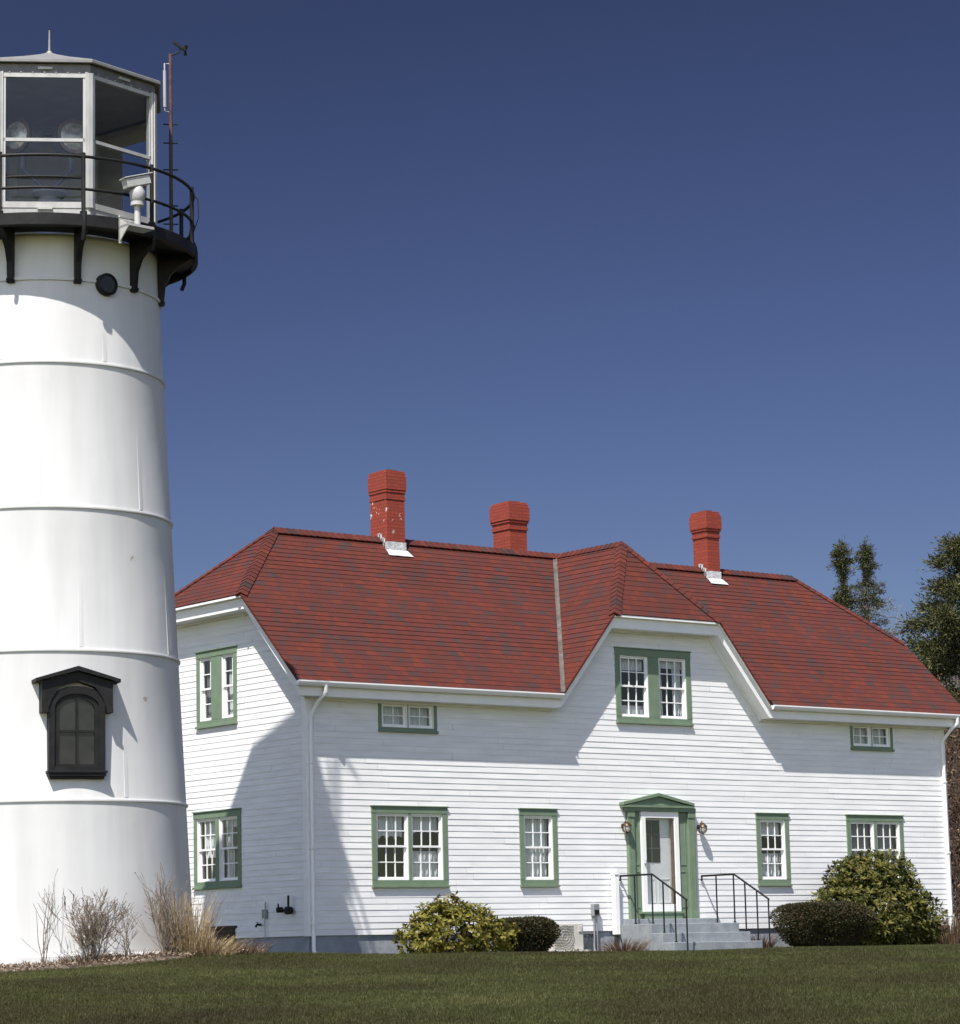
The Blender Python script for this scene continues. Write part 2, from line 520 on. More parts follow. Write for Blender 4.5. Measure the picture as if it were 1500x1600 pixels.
def courses(mb, polys, o, u, v, n, h, depth, v_start=0.0, wob=0.0, uoff=0.0, joints=False):
    """lapped boards or shingles: each course stands proud by depth at its lower edge; boards may butt at random joints"""
    for p in polys:
        k0 = math.floor((min(q[1] for q in p) - v_start) / h + 1e-6)
        k1 = math.ceil((max(q[1] for q in p) - v_start) / h - 1e-6)
        for k in range(k0, k1):
            a = v_start + k * h
            s0 = clip2(p, 0, -1, -a)
            s0 = clip2(s0, 0, 1, a + h) if s0 else []
            if not s0:
                continue
            segs = [(-1e6, 1e6)]
            if joints:
                rj = random.Random(k * 7 + 11)
                x = -8 + rj.uniform(0, 3.4); cuts = []
                while x < 26:
                    cuts.append(x); x += rj.uniform(2.6, 4.2)
                segs = list(zip([-1e6] + cuts, cuts + [1e6]))
            for (ca, cb) in segs:
                s = s0
                if joints:
                    s = clip2(s0, -1, 0, -ca - .0012)
                    s = clip2(s, 1, 0, cb - .0012) if s else []
                    if not s:
                        continue
                d = depth * (1 + wob * math.sin(k * 12.9898 + 3 + (ca * 3.7 if joints else 0)))
                off = [d * (1 - (q[1] - a) / h) + .001 for q in s]
                pts = [o + u * q[0] + v * q[1] + n * t for q, t in zip(s, off)]
                mb.add(pts, [tuple(range(len(s)))], [(q[0] + uoff, q[1] - v_start) for q in s])
                lo = sorted([q[0] for q in s if abs(q[1] - a) < 1e-6])
                if len(lo) >= 2 and lo[-1] - lo[0] > 1e-4:
                    q0, q1 = lo[0], lo[-1]
                    base = o + v * a
                    vs = [base + u * q0 + n * (d + .001), base + u * q1 + n * (d + .001), base + u * q1 - n * .003, base + u * q0 - n * .003]
                    mb.add(vs, [(0, 3, 2, 1)], [(q0 + uoff, a - v_start + .001)] * 4)
    return mb

# ------------------------------------------------------------------ ground
F2 = Vector((fwd.x, fwd.y, 0)).normalized()
R2 = Vector((F2.y, -F2.x, 0))
def st(x, y):
    dx, dy = x - CAM.x, y - CAM.y
    return dx * F2.x + dy * F2.y, dx * R2.x + dy * R2.y
def gz(x, y):
    t, s = st(x, y)
    z = -.455
    k = 41.0 - t
    z -= .043 * (math.sqrt(k * k + 4.0) + k) / 2 - .0
    z += .125 * math.exp(-((s + 3.6) / 2.2) ** 2 - ((t - 43.5) / 3.0) ** 2)
    z += .05 * math.exp(-((s - .5) / 2.5) ** 2 - ((t - 45) / 3.5) ** 2)
    z -= .03 * math.exp(-((s + 8) / 2.5) ** 2 - ((t - 42) / 4) ** 2)
    z += .014 * math.sin(x * .9 + 1.3) * math.sin(y * .8) + .012 * math.sin(x * .43 + y * .31)
    if t > 70 or t < -20 or abs(s) > 60:
        z = max(z, -3.4)
    return z
def make_ground():
    ts = sorted(set([-300, -100, -40, -20, -8, 0, 6, 12, 16, 20] + [22 + .5 * i for i in range(80)] + [63, 66, 70, 80, 100, 150, 300, 800, 3000]))
    ss = sorted(set([-3000, -800, -300, -100, -60, -40, -30, -22] + [-16 + .5 * i for i in range(65)] + [20, 26, 34, 45, 60, 100, 300, 800, 3000]))
    vs = []
    for t in ts:
        for s in ss:
            x = CAM.x + F2.x * t + R2.x * s; y = CAM.y + F2.y * t + R2.y * s
            vs.append((x, y, gz(x, y)))
    n = len(ss)
    fs = [(i * n + j, i * n + j + 1, (i + 1) * n + j + 1, (i + 1) * n + j) for i in range(len(ts) - 1) for j in range(n - 1)]
    mb = MB(); mb.add(vs, fs)
    g = mb.build('ground', M['lawn'], smooth=True)
    kind(g, 'structure')
    return g
make_ground()

def gz_np(x, y):
    dx, dy = x - CAM.x, y - CAM.y
    t = dx * F2.x + dy * F2.y; s = dx * R2.x + dy * R2.y
    k = 41.0 - t
    z = -.455 - .043 * (np.sqrt(k * k + 4.0) + k) / 2
    z += .125 * np.exp(-((s + 3.6) / 2.2) ** 2 - ((t - 43.5) / 3.0) ** 2)
    z += .05 * np.exp(-((s - .5) / 2.5) ** 2 - ((t - 45) / 3.5) ** 2)
    z -= .03 * np.exp(-((s + 8) / 2.5) ** 2 - ((t - 42) / 4) ** 2)
    z += .014 * np.sin(x * .9 + 1.3) * np.sin(y * .8) + .012 * np.sin(x * .43 + y * .31)
    return z

# ------------------------------------------------------------------ house dimensions (metres)
W, O, OL = 17.647, .42, .47
ZE, YR, ZR, ZC = 4.725, 3.193, 8.195, 6.558
XA, XB = 1.468, 16.23
XG, HG, YG, ZCC = 8.92, 2.913, .96, 6.428
MS = (ZR - ZE) / (YR + O)
YC = -O + (ZC - ZE) / MS
WC = HG * (1 - (ZCC - ZE) / (ZR - ZE))
GROUND_H = -.47
X_, Y_, Z_ = Vector((1, 0, 0)), Vector((0, 1, 0)), Vector((0, 0, 1))
FRONT = (Vector((0, 0, 0)), X_, Z_, -Y_)                          # u, v, outward normal
SIDE = (Vector((0, 0, 0)), -Y_, Z_, -X_)                          # u runs towards the front: u = -y

house = thing('keepers_house', (W / 2, YR, GROUND_H),
              'long white clapboard house with green trim and red hipped gable roof behind the lighthouse', 'house')

# openings (u0, v0, u1, v1) = outer edge of the casings
WIN = {
    'A': (1.473, .892, 3.288, 2.423), 'B': (5.105, .892, 6.073, 2.423), 'C': (11.62, .892, 12.584, 2.423), 'D': (14.368, .892, 16.162, 2.423),
    'dormer': (7.76, 4.235, 9.864, 5.787), 'smallL': (1.68, 3.865, 3.09, 4.46), 'smallR': (14.62, 3.875, 15.96, 4.47)}
SWIN = {'low': (-3.911, .98, -2.229, 2.476), 'up': (-3.777, 4.145, -2.336, 5.657)}
DOOR = (8.296, .37, 9.335, 2.42)
IN = .055
hole = lambda r, k=IN: (r[0] + k, r[1] + k, r[2] - k, r[3] - k)

# ---- walls
mb = MB()
fp = [[(0, 0), (W, 0), (W, ZE - .1), (0, ZE - .1)],
      [(XG - HG - .05, ZE - .1), (XG + HG + .05, ZE - .1), (XG + WC, ZCC - .05), (XG - WC, ZCC - .05)]]
courses(mb, minus(fp, [hole(r) for r in WIN.values()] + [(DOOR[0] + .02, .13, DOOR[2] - .02, DOOR[3] - .02)]), *FRONT, .116, .0078, wob=.22, joints=True)
sp = [[(0, 0), (0, ZE + .22), (-YC, ZC - .05), (-(2 * YR - YC), ZC - .05), (-2 * YR, ZE + .22), (-2 * YR, 0)]]
courses(mb, minus(sp, [hole(r) for r in SWIN.values()]), *SIDE, .116, .0078, wob=.22, joints=True)
courses(mb, [[(-q[0], q[1]) for q in sp[0]]], Vector((W, 0, 0)), Y_, Z_, X_, .116, .0078, wob=.22, joints=True)
courses(mb, [[(0, 0), (W, 0), (W, ZE), (0, ZE)]], Vector((W, 2 * YR, 0)), -X_, Z_, Y_, .116, .0078, wob=.22, joints=True)
mb.build('wall', M['siding'], house)

mb = MB()
for (x, y, sx, sy) in ((0, 0, 1, 1), (W, 0, -1, 1), (0, 2 * YR, 1, -1), (W, 2 * YR, -1, -1)):
    c = MB()
    a = .11
    px, py = x - sx * .026, y - sy * .026
    c.box((px, py, -.01), (x + sx * a, y - sy * .001, ZE - .1))
    c.box((px, y - sy * .001, -.01), (x - sx * .001, y + sy * a, ZE - .1))
    c.build('corner_board', M['trim'], house)

# foundation
mb = MB()
mb.box((.03, .03, -1.6), (W - .03, .06, .0)); mb.box((.03, 2 * YR - .06, -1.6), (W - .03, 2 * YR - .03, 0))
mb.box((.03, .06, -1.6), (.06, 2 * YR - .06, 0)); mb.box((W - .06, .06, -1.6), (W - .03, 2 * YR - .06, 0))
mb.build('foundation', M['foundation'], house)
# interior: partition and floors so that the windows look into dim rooms
mb = MB()
mb.box((.15, 2.4, .05), (W - .15, 2.45, ZE)); mb.box((.15, .12, 2.78), (W - .15, 2.4, 2.83)); mb.box((.15, .12, -.02), (W - .15, 2 * YR - .12, .02))
mb.box((4.2, .15, .02), (4.25, 2.4, 2.78)); mb.box((10.6, .15, .02), (10.65, 2.4, 2.78)); mb.box((7.0, .15, .02), (7.05, 2.4, 2.78))
mb.box((6.9, 2.3, 2.83), (10.9, 2.35, 6.2)); mb.box((5.2, 1.2, 2.83), (5.25, 5.2, 5.4))
mb.build('interior_partition', M['interior'], house)

# ---- roof
def roof_plane(mb, pts, h=.15):
    pts = [Vector(p) for p in pts]
    a, b = pts[0], pts[1]
    u = (b - a).normalized()
    nrm = (b - a).cross(pts[2] - a).normalized()
    if nrm.z < 0:
        nrm = -nrm
    v = nrm.cross(u)
    if v.z < 0:
        u = -u
        v = nrm.cross(u)
    # v is the steepest direction when the first edge is level
    poly = [((p - a).dot(u), (p - a).dot(v)) for p in pts]
    ar = sum(poly[i][0] * poly[(i + 1) % len(poly)][1] - poly[(i + 1) % len(poly)][0] * poly[i][1] for i in range(len(poly)))
    if ar < 0:
        poly = poly[::-1]
    courses(mb, [poly], a, u, v, nrm, h, .009, 0.0, .3, uoff=a.x * 3.1 + a.y * 1.7)
    off = -nrm * .035
    mb.add([p + off for p in pts], [tuple(range(len(pts)))], [(0, 0)] * len(pts))
    n = len(pts)
    for i in range(n):
        p, q = pts[i], pts[(i + 1) % n]
        mb.add([p, q, q + off, p + off], [(0, 1, 2, 3)], [(0, .02), (.3, .02), (.3, .03), (0, .03)])
mb = MB()
eL, eR = (-OL, -O, ZE), (W + OL, -O, ZE)
g1, g2 = (XG - HG, -O, ZE), (XG + HG, -O, ZE)
J = (XG, YR, ZR)
roof_plane(mb, [eL, g1, J, (XA, YR, ZR), (-OL, YC, ZC)])
roof_plane(mb, [g2, eR, (W + OL, YC, ZC), (XB, YR, ZR), J])
c1, c2, ag = (XG - WC, -O, ZCC), (XG + WC, -O, ZCC), (XG, YG, ZR)
roof_plane(mb, [c1, c2, ag])
bl, br_ = (-OL, 2 * YR - YC, ZC), (W + OL, 2 * YR - YC, ZC)
roof_plane(mb, [bl, (-OL, YC, ZC), (XA, YR, ZR)])
roof_plane(mb, [(W + OL, YC, ZC), br_, (XB, YR, ZR)])
roof_plane(mb, [(W + OL, 2 * YR + O, ZE), (-OL, 2 * YR + O, ZE), bl, (XA, YR, ZR), (XB, YR, ZR), br_])
# cross-gable slopes: level direction is y
def roof_plane_y(mb, pts, sgn):
    pts = [Vector(p) for p in pts]
    a = pts[0]
    u = Vector((0, 1, 0)) * sgn
    v = Vector((-sgn * HG * -1, 0, ZR - ZE)).normalized() if False else Vector((HG * (1 if sgn < 0 else -1), 0, ZR - ZE)).normalized()
    nrm = u.cross(v)
    if nrm.z < 0:
        u = -u
        nrm = u.cross(v)
    poly = [((p - a).dot(u), (p - a).dot(v)) for p in pts]
    ar = sum(poly[i][0] * poly[(i + 1) % len(poly)][1] - poly[(i + 1) % len(poly)][0] * poly[i][1] for i in range(len(poly)))
    if ar < 0:
        poly = poly[::-1]
    courses(mb, [poly], a, u, v, nrm, .15, .009, 0.0, .3, uoff=a.x * 2.3)
    off = -nrm * .035
    mb.add([p + off for p in pts], [tuple(range(len(pts)))], [(0, 0)] * len(pts))
    for i in range(len(pts)):
        p, q = pts[i], pts[(i + 1) % len(pts)]
        mb.add([p, q, q + off, p + off], [(0, 1, 2, 3)], [(0, .02), (.3, .02), (.3, .03), (0, .03)])
roof_plane_y(mb, [g1, c1, ag, J], -1)
roof_plane_y(mb, [g2, c2, ag, J], 1)
roof = mb.build('roof', M['shingle'], house)

# ridge and hip caps: overlapping shingle tabs folded over the line
def cap_line(a, b, n1, n2, w=.13, step=.16, lift=.022):
    a, b = Vector(a), Vector(b)
    d = (b - a)
    L = d.length
    d.normalize()
    n1, n2 = Vector(n1).normalized(), Vector(n2).normalized()
    upn = (n1 + n2).normalized()
    s1 = n1.cross(d); s2 = n2.cross(d)
    if s1.dot(n2 - n1) > 0:
        s1 = -s1
    if s2.dot(n1 - n2) > 0:
        s2 = -s2
    mb = MB()
    k = int(L / step)
    for i in range(k + 1):
        t0, t1 = i * step, min((i + 1) * step + .03, L)
        if t1 - t0 < .01:
            continue
        l0, l1 = lift + .016, lift
        vs = []
        for t, l in ((t0, l0), (t1, l1)):
            c = a + d * t
            vs += [c + s1 * w + n1 * l, c + upn * (l + .008), c + s2 * w + n2 * l]
            vs += [c + s1 * w + n1 * (l - .02), c + s2 * w + n2 * (l - .02)]
        u0 = i * .27
        fs = [(0, 1, 6, 5), (1, 2, 7, 6), (0, 5, 8, 3), (2, 4, 9, 7), (0, 3, 4, 2, 1)]
        mb.add(vs, fs, [(u0 + .1, i * .15 + .05)] * 10)
    return mb
nF, nB = Vector((0, -MS, 1)), Vector((0, MS, 1))
nCl = Vector((-(ZR - ZC), 0, XA + OL)); nCr = Vector((ZR - ZC, 0, W + OL - XB))
mG = (ZR - ZE) / HG
nGl, nGr = Vector((-mG, 0, 1)), Vector((mG, 0, 1))
nGf = Vector((0, -(ZR - ZCC), YG + O))
def cap(a, b, n1, n2, **k):
    cap_line(a, b, n1, n2, **k).build('ridge_cap', M['shingle'], roof)
cap((XA, YR, ZR), (XB, YR, ZR), nF, nB, w=.16, lift=.045)
cap((-OL, YC, ZC), (XA, YR, ZR), nCl, nF); cap(bl, (XA, YR, ZR), nCl, nB)
cap((W + OL, YC, ZC), (XB, YR, ZR), nCr, nF); cap(br_, (XB, YR, ZR), nCr, nB)
cap(ag, J, nGl, nGr); cap(c1, ag, nGl, nGf); cap(c2, ag, nGr, nGf)
# open metal valleys
for (g, sg) in ((g1, -1), (g2, 1)):
    a, b = Vector(g), Vector(J)
    d = (b - a).normalized()
    mb = MB()
    n1 = nF.normalized(); n2 = (nGl if sg < 0 else nGr).normalized()
    s1, s2 = n1.cross(d), n2.cross(d)
    if s1.x * sg < 0: s1 = -s1
    if s2.x * sg > 0: s2 = -s2
    k = 8
    for i in range(k):
        p, q = a + d * ((b - a).length * i / k), a + d * ((b - a).length * (i + 1) / k)
        lift = .024
        m0 = (n1 + n2).normalized() * (lift + .004)
        mb.add([p + s1 * .068 + n1 * lift, p + m0, p + s2 * .068 + n2 * lift, q + s1 * .068 + n1 * lift, q + m0, q + s2 * .068 + n2 * lift],
               [(0, 1, 4, 3), (1, 2, 5, 4)])
    mb.build('valley_flashing', M['valley'], roof)

# ---- cornice: lip and sloping soffit, follows eaves, rakes and clipped ends
SEC = [(1.0, -.012), (1.0, -.055), (.83, -.062), (.80, -.075), (.80, -.275), (.77, -.285), (.16, -.287), (.15, -.325), (0.0, -.327), (0.0, -.06)]   # (share of overhang, z)
def sweep(path_fn, n_path):
    mb = MB()
    k = len(SEC)
    vs = []
    for i in range(n_path):
        for s in SEC:
            vs.append(path_fn(i, s))
    fs = []
    for i in range(n_path - 1):
        for j in range(k):
            j2 = (j + 1) % k
            fs.append((i * k + j, i * k + j2, (i + 1) * k + j2, (i + 1) * k + j))
    fs += [tuple(range(k)), tuple((n_path - 1) * k + j for j in range(k))[::-1]]
    mb.add(vs, fs)
    return mb
fpath = [eL, g1, c1, c2, g2, eR]
def ffn(i, s):
    x, y, z = fpath[i]
    if i == 0: x = -OL * s[0] * .985
    if i == 5: x = W + OL * s[0] * .985
    return (x, -O * s[0] * .985 - .002, z + s[1])
sweep(ffn, 6).build('cornice', M['trim'], house)
def bfn(i, s):
    return ((-OL * s[0] * .985) if i == 0 else W + OL * s[0] * .985, 2 * YR + O * s[0] * .985 + .002, ZE + s[1])
sweep(bfn, 2).build('cornice', M['trim'], house)
for sgn, x0 in ((-1, 0), (1, W)):
    sp_ = [(-O, ZE), (YC, ZC), (2 * YR - YC, ZC), (2 * YR + O, ZE)]
    def sfn(i, s):
        y, z = sp_[i]
        if i == 0: y = -O * s[0] * .985 - .002
        if i == 3: y = 2 * YR + O * s[0] * .985 + .002
        return (x0 + sgn * (OL * s[0] * .985 + .002), y, z + s[1])
    sweep(sfn, 4).build('cornice', M['trim'], house)

# gutters
def gutter(x0, x1):
    mb = MB()
    prof = [(-O + .078, -.02), (-O + .078, -.10), (-O - .02, -.10), (-O - .05, -.065), (-O - .065, -.03), (-O - .065, -.004), (-O - .05, -.004), (-O - .05, -.03), (-O - .01, -.085), (-O + .06, -.085), (-O + .06, -.02)]
    a = [(x0, y, ZE + z) for y, z in prof]; b = [(x1, y, ZE + z) for y, z in prof]
    n = len(prof)
    mb.add(a + b, [(i, (i + 1) % n, n + (i + 1) % n, n + i) for i in range(n)])
    for x in (x0, x1):
        mb.add([(x, -O + .078, ZE - .02), (x, -O + .078, ZE - .10), (x, -O - .02, ZE - .10), (x, -O - .05, ZE - .065), (x, -O - .065, ZE - .03), (x, -O - .065, ZE - .004)], [(0, 1, 2, 3, 4, 5)])
    return mb.build('gutter', M['trim'], house)
gutter(-OL - .01, XG - HG - .02)
gutter(XG + HG + .02, W + OL + .01)

def downspout(x_top, x_wall, zt, y_out=-O - .02):
    mb = MB()
    path = [(x_top, y_out, ZE - .08), (x_top, y_out, ZE - .2), (x_top * .45 + x_wall * .55, -.25, ZE - .38), (x_wall, -.07, zt), (x_wall, -.065, zt - .3), (x_wall, -.065, -.28), (x_wall + .03, -.13, -.37)]
    mb.tube(path, [.042, .042, .038, .04, .04, .04, .042], 8)
    for z in (3.2, 1.6, .2):
        mb.box((x_wall - .05, -.11, z), (x_wall + .05, -.03, z + .03))
    mb.build('downspout', M['trim'], house, smooth=True)
downspout(.16, .065, ZE - .62)
downspout(W + .02, W - .10, ZE - .6)

# ---- chimneys
def chimney(x0, x1, y0, y1, zt, zb, mat, flash, fl=.05):
    cx, cy = (x0 + x1) / 2, (y0 + y1) / 2
    def ring(mb, e, a, b):
        mb.box((x0 - e, y0 - e, a), (x1 + e, y1 + e, b))
    mb = MB()
    ring(mb, 0, zb, zt - .62)
    ch = mb.build('chimney', mat, roof, bevel=.006)
    mb = MB()
    ring(mb, fl * .45, zt - .62, zt - .56); ring(mb, fl * .2, zt - .56, zt - .47); ring(mb, fl * .65, zt - .47, zt - .41); ring(mb, fl, zt - .41, zt - .10)
    ring(mb, fl * .6, zt - .10, zt - .04); ring(mb, fl * .25, zt - .04, zt)
    mb.build('chimney_cap', M['brick'], ch, bevel=.006)
    mb = MB(); mb.box((x0 + .1, y0 + .1, zt), (x1 - .1, y1 - .1, zt + .035)); mb.build('flue', M['brown_wood'], ch)
    if flash:
        mb = MB()
        zr = lambda y: ZR - MS * abs(y - YR)
        e = .014
        # stepped side flashing on both sides and an apron at the front
        for xs in (x0 - e, x1 + e - .004):
            k = 5
            for i in range(k):
                ya = y0 + (YR - y0) * i / k; yb = y0 + (YR - y0) * (i + 1) / k
                mb.box((xs, ya - .01, zr(ya) - .05), (xs + .004, yb + .02, zr(yb) + .13 + .03 * (i % 2)))
        mb.box((x0 - e, y0 - e, zr(y0) - .05), (x1 + e, y0 - e + .004, zr(y0) + .20))
        n = nF.normalized()
        dn = Vector((0, -1, -MS)).normalized()
        a = Vector((x0 - .035, y0 - .003, zr(y0))) + n * .03
        b = Vector((x1 + .035, y0 - .003, zr(y0))) + n * .03
        mb.prism([a, b, b + dn * .20 + Vector((.05, 0, 0)), a + dn * .20 - Vector((.03, 0, 0))], n * .006)
        mb.build('chimney_flashing', M['flash'], ch)
chimney(4.125, 4.605, YR - .28, YR + .29, 9.64, 7.4, M['brick_flaked'], True, .032)
chimney(7.79, 8.28, YR + .17, YR + .75, 9.35, 7.3, M['brick'], False)
chimney(13.255, 13.645, YR - .27, YR + .2, 9.53, 7.4, M['brick'], True)

# ------------------------------------------------------------------ windows
def fr(frame):
    return frame
def casing_mesh(frame, r, side, top, sill, proud, mulls=(), depth=.10):
    o, u, v, n = frame
    u0, v0, u1, v1 = r
    mb = MB()
    mb.obox(o, u, v, n, (u0, v0 + sill, -depth), (u0 + side, v1 - top, proud))
    mb.obox(o, u, v, n, (u1 - side, v0 + sill, -depth), (u1, v1 - top, proud))
    mb.obox(o, u, v, n, (u0 - .004, v1 - top, -depth), (u1 + .004, v1, proud + .006))
    mb.obox(o, u, v, n, (u0 - .02, v1, -.01), (u1 + .02, v1 + .022, proud + .03))
    mb.obox(o, u, v, n, (u0, v0 + .035, -depth), (u1, v0 + sill, proud - .004))
    mb.obox(o, u, v, n, (u0 - .012, v0 - .012, -depth), (u1 + .012, v0 + .035, proud + .035))
    for (a, b) in mulls:
        mb.obox(o, u, v, n, (a, v0 + sill, -depth), (b, v1 - top, proud - .002))
    return mb

def sash_unit(frame, r, parent, rails=(3, 2), curtain='full', slider=False, rim=.06, seed=0, muntin=True):
    """two sashes (upper and lower) with muntins, their panes, and what hangs behind"""
    o, u, v, n = frame
    u0, v0, u1, v1 = r
    rn = random.Random(seed)
    vm = (v0 + v1) / 2 + .005
    mb = MB()
    mb.obox(o, u, v, n, (u0, v0, -.09), (u0 + .022, v1, .012)); mb.obox(o, u, v, n, (u1 - .022, v0, -.09), (u1, v1, .012))
    mb.obox(o, u, v, n, (u0 + .022, v1 - .022, -.09), (u1 - .022, v1, .012)); mb.obox(o, u, v, n, (u0 + .022, v0, -.09), (u1 - .022, v0 + .02, .012))
    a0, a1 = u0 + .022, u1 - .022
    panes = []
    halves = [(vm - .018, v1 - .022, -.028), (v0 + .02, vm + .018, -.062)] if not slider else [(v0 + .02, v1 - .022, -.04)]
    for (b0, b1, d) in halves:
        w = rim - .022
        mb.obox(o, u, v, n, (a0, b0, d - .015), (a0 + w, b1, d + .015)); mb.obox(o, u, v, n, (a1 - w, b0, d - .015), (a1, b1, d + .015))
        mb.obox(o, u, v, n, (a0 + w, b1 - .036, d - .015), (a1 - w, b1, d + .015)); mb.obox(o, u, v, n, (a0 + w, b0, d - .015), (a1 - w, b0 + .04, d + .015))
        i0, i1, j0, j1 = a0 + w, a1 - w, b0 + .04, b1 - .036
        if muntin:
            m = .0105
            for k in range(1, rails[0]):
                c = i0 + (i1 - i0) * k / rails[0]
                mb.obox(o, u, v, n, (c - m, j0, d - .008), (c + m, j1, d + .012))
            for k in range(1, rails[1]):
                c = j0 + (j1 - j0) * k / rails[1]
                mb.obox(o, u, v, n, (i0, c - m, d - .009), (i1, c + m, d + .011))
        panes.append((i0, i1, j0, j1, d - .002))
    s = mb.build('sash', M['trim'], parent)
    for (i0, i1, j0, j1, d) in panes:
        p = MB()
        p.add([o + u * i0 + v * j0 + n * d, o + u * i1 + v * j0 + n * d, o + u * i1 + v * j1 + n * d, o + u * i0 + v * j1 + n * d], [(0, 1, 2, 3)])
        p.build('pane', M['glass'], s)
    # curtain: a hanging cloth with folds
    def cloth(ua, ub, va, vb, d=-.17, mat='curtain', amp=.022, waves=9, scallop=0.0):
        cb = MB(); K = 40
        vs = []
        for i in range(K + 1):
            uu = ua + (ub - ua) * i / K
            ph = i / K * waves * 2 * PI / 1.0 + seed
            dd = d + amp * math.sin(ph * .8) + amp * .5 * math.sin(ph * 1.7 + 1)
            sc = scallop * abs(math.sin(i / K * PI * 4))
            vs += [o + u * uu + v * (va + sc) + n * dd, o + u * uu + v * vb + n * (d + amp * .3 * math.sin(ph))]
        cb.add(vs, [(2 * i, 2 * i + 2, 2 * i + 3, 2 * i + 1) for i in range(K)])
        cb.build('curtain', M[mat], s, smooth=True)
    uw = u1 - u0; vh = v1 - v0
    if curtain == 'full':
        cloth(u0, u1, v0, v1)
    elif curtain == 'grey':
        cloth(u0, u1, v0, v1, mat='darkcurtain')
    elif curtain == 'valance':
        cloth(u0, u1, v1 - vh * .38, v1, scallop=.06)
    elif curtain == 'valance_cafe':
        cloth(u0, u1, v1 - vh * .30, v1, scallop=.05); cloth(u0, u1, v0, vm - .08, waves=8)
    elif curtain == 'upper':
        cloth(u0, u1, vm - vh * .12, v1, waves=7)
    elif curtain == 'sides':
        cloth(u0, u0 + uw * .3, v0, v1, waves=4); cloth(u1 - uw * .3, u1, v0, v1, waves=4); cloth(u0, u1, v1 - vh * .16, v1, d=-.13)
    elif curtain == 'blind':
        cloth(u0, u1, v0 + vh * .25, v1, amp=.002, waves=1)
    elif curtain == 'low':
        cloth(u0, u1, v0, v0 + vh * .2, amp=.004, waves=1); cloth(u0, u1, v1 - vh * .22, v1)

def window(frame, r, parent, side=.11, top=.125, sill=.135, mulls=(), curtains=('full',), label=None, proud=.03, **kw):
    c = casing_mesh(frame, r, side, top, sill, proud, mulls).build('window', M['green'], parent, bevel=.004)
    if label:
        c['label'] = label
    u0, v0, u1, v1 = r
    edges = [u0 + side] + [x for m in mulls for x in m] + [u1 - side]
    for i in range(0, len(edges), 2):
        sash_unit(frame, (edges[i], v0 + sill, edges[i + 1], v1 - top), c, curtain=curtains[i // 2], seed=len(bpy.data.objects) % 97 + i, **kw)
    return c
mid = lambda r, w: (((r[0] + r[2]) / 2 - w / 2, (r[0] + r[2]) / 2 + w / 2),)
window(FRONT, WIN['A'], house, mulls=mid(WIN['A'], .07), curtains=('valance', 'valance_cafe'))
window(FRONT, WIN['B'], house, curtains=('full',))
window(FRONT, WIN['C'], house, curtains=('valance_cafe',))
window(FRONT, WIN['D'], house, mulls=mid(WIN['D'], .07), curtains=('grey', 'grey'))
window(FRONT, WIN['dormer'], house, side=.13, top=.15, mulls=mid(WIN['dormer'], .30), curtains=('low', 'sides'))
window(SIDE, SWIN['low'], house, mulls=mid(SWIN['low'], .12), curtains=('upper', 'sides'))
window(SIDE, SWIN['up'], house, mulls=mid(SWIN['up'], .37), curtains=('grey', 'full'), rails=(1, 2), rim=.085)
for k in ('smallL', 'smallR'):
    window(FRONT, WIN[k], house, side=.07, top=.05, sill=.085, mulls=mid(WIN[k], .015), curtains=('full', 'full'), slider=True, rails=(2, 2), rim=.075)

# basement openings
mb = MB(); mb.obox(*FRONT, (6.62, -.05, -.025), (7.1, 0, .0)); mb.obox(*FRONT, (6.60, -.36, -.028), (6.64, -.05, -.005)); mb.obox(*FRONT, (7.08, -.36, -.028), (7.12, -.05, -.005))
b = mb.build('basement_window', M['grey_metal'], house)
mb = MB(); mb.obox(*FRONT, (6.64, -.36, -.03), (7.08, -.05, -.022)); mb.build('pane', M['glass'], b)
mb = MB()
mb.obox(*SIDE, (-3.30, -.28, -.06), (-2.47, .20, .03)); mb.obox(*SIDE, (-3.36, .20, -.06), (-2.41, .245, .06))
for i in range(5):
    mb.obox(*SIDE, (-3.28, -.25 + i * .088, .03), (-2.49, -.19 + i * .088, .045))
mb.build('basement_hatch', M['brown_wood'], house)

# ------------------------------------------------------------------ front door
XD = 8.75
o, u, v, n = FRONT
mb = MB()
mb.obox(*FRONT, (7.93, .13, -.02), (8.296, 2.42, .028)); mb.obox(*FRONT, (9.335, .13, -.02), (9.79, 2.42, .028))
mb.obox(*FRONT, (8.296, .13, -.1), (9.335, .36, .10))
mb.obox(*FRONT, (8.20, .33, .028), (9.43, .37, .12))
for (a, b) in ((8.13, 8.27), (9.36, 9.55)):
    for (z0, z1) in ((.45, 1.2), (1.32, 2.3)):
        w = .025
        mb.obox(*FRONT, (a, z0, .028), (b, z0 + w, .04)); mb.obox(*FRONT, (a, z1 - w, .028), (b, z1, .04))
        mb.obox(*FRONT, (a, z0 + w, .028), (a + w, z1 - w, .04)); mb.obox(*FRONT, (b - w, z0 + w, .028), (b, z1 - w, .04))
sur = mb.build('door_surround', M['green'], house, bevel=.003)
for (a, b) in ((7.93, 8.10), (9.60, 9.79)):
    mb = MB()
    mb.obox(*FRONT, (a, .13, .028), (b, 2.42, .085)); mb.obox(*FRONT, (a - .012, .13, .085), (b + .012, .36, .10)); mb.obox(*FRONT, (a - .012, 2.30, .085), (b + .012, 2.42, .10))
    mb.obox(*FRONT, (a + .035, .48, .085), (a + .05, 2.2, .092)); mb.obox(*FRONT, (b - .05, .48, .085), (b - .035, 2.2, .092))
    mb.build('pilaster', M['green'], sur, bevel=.004)
mb = MB()
mb.obox(*FRONT, (7.86, 2.42, -.01), (9.80, 2.50, .11)); mb.obox(*FRONT, (7.78, 2.50, -.01), (9.74, 2.545, .14))
hw = .985
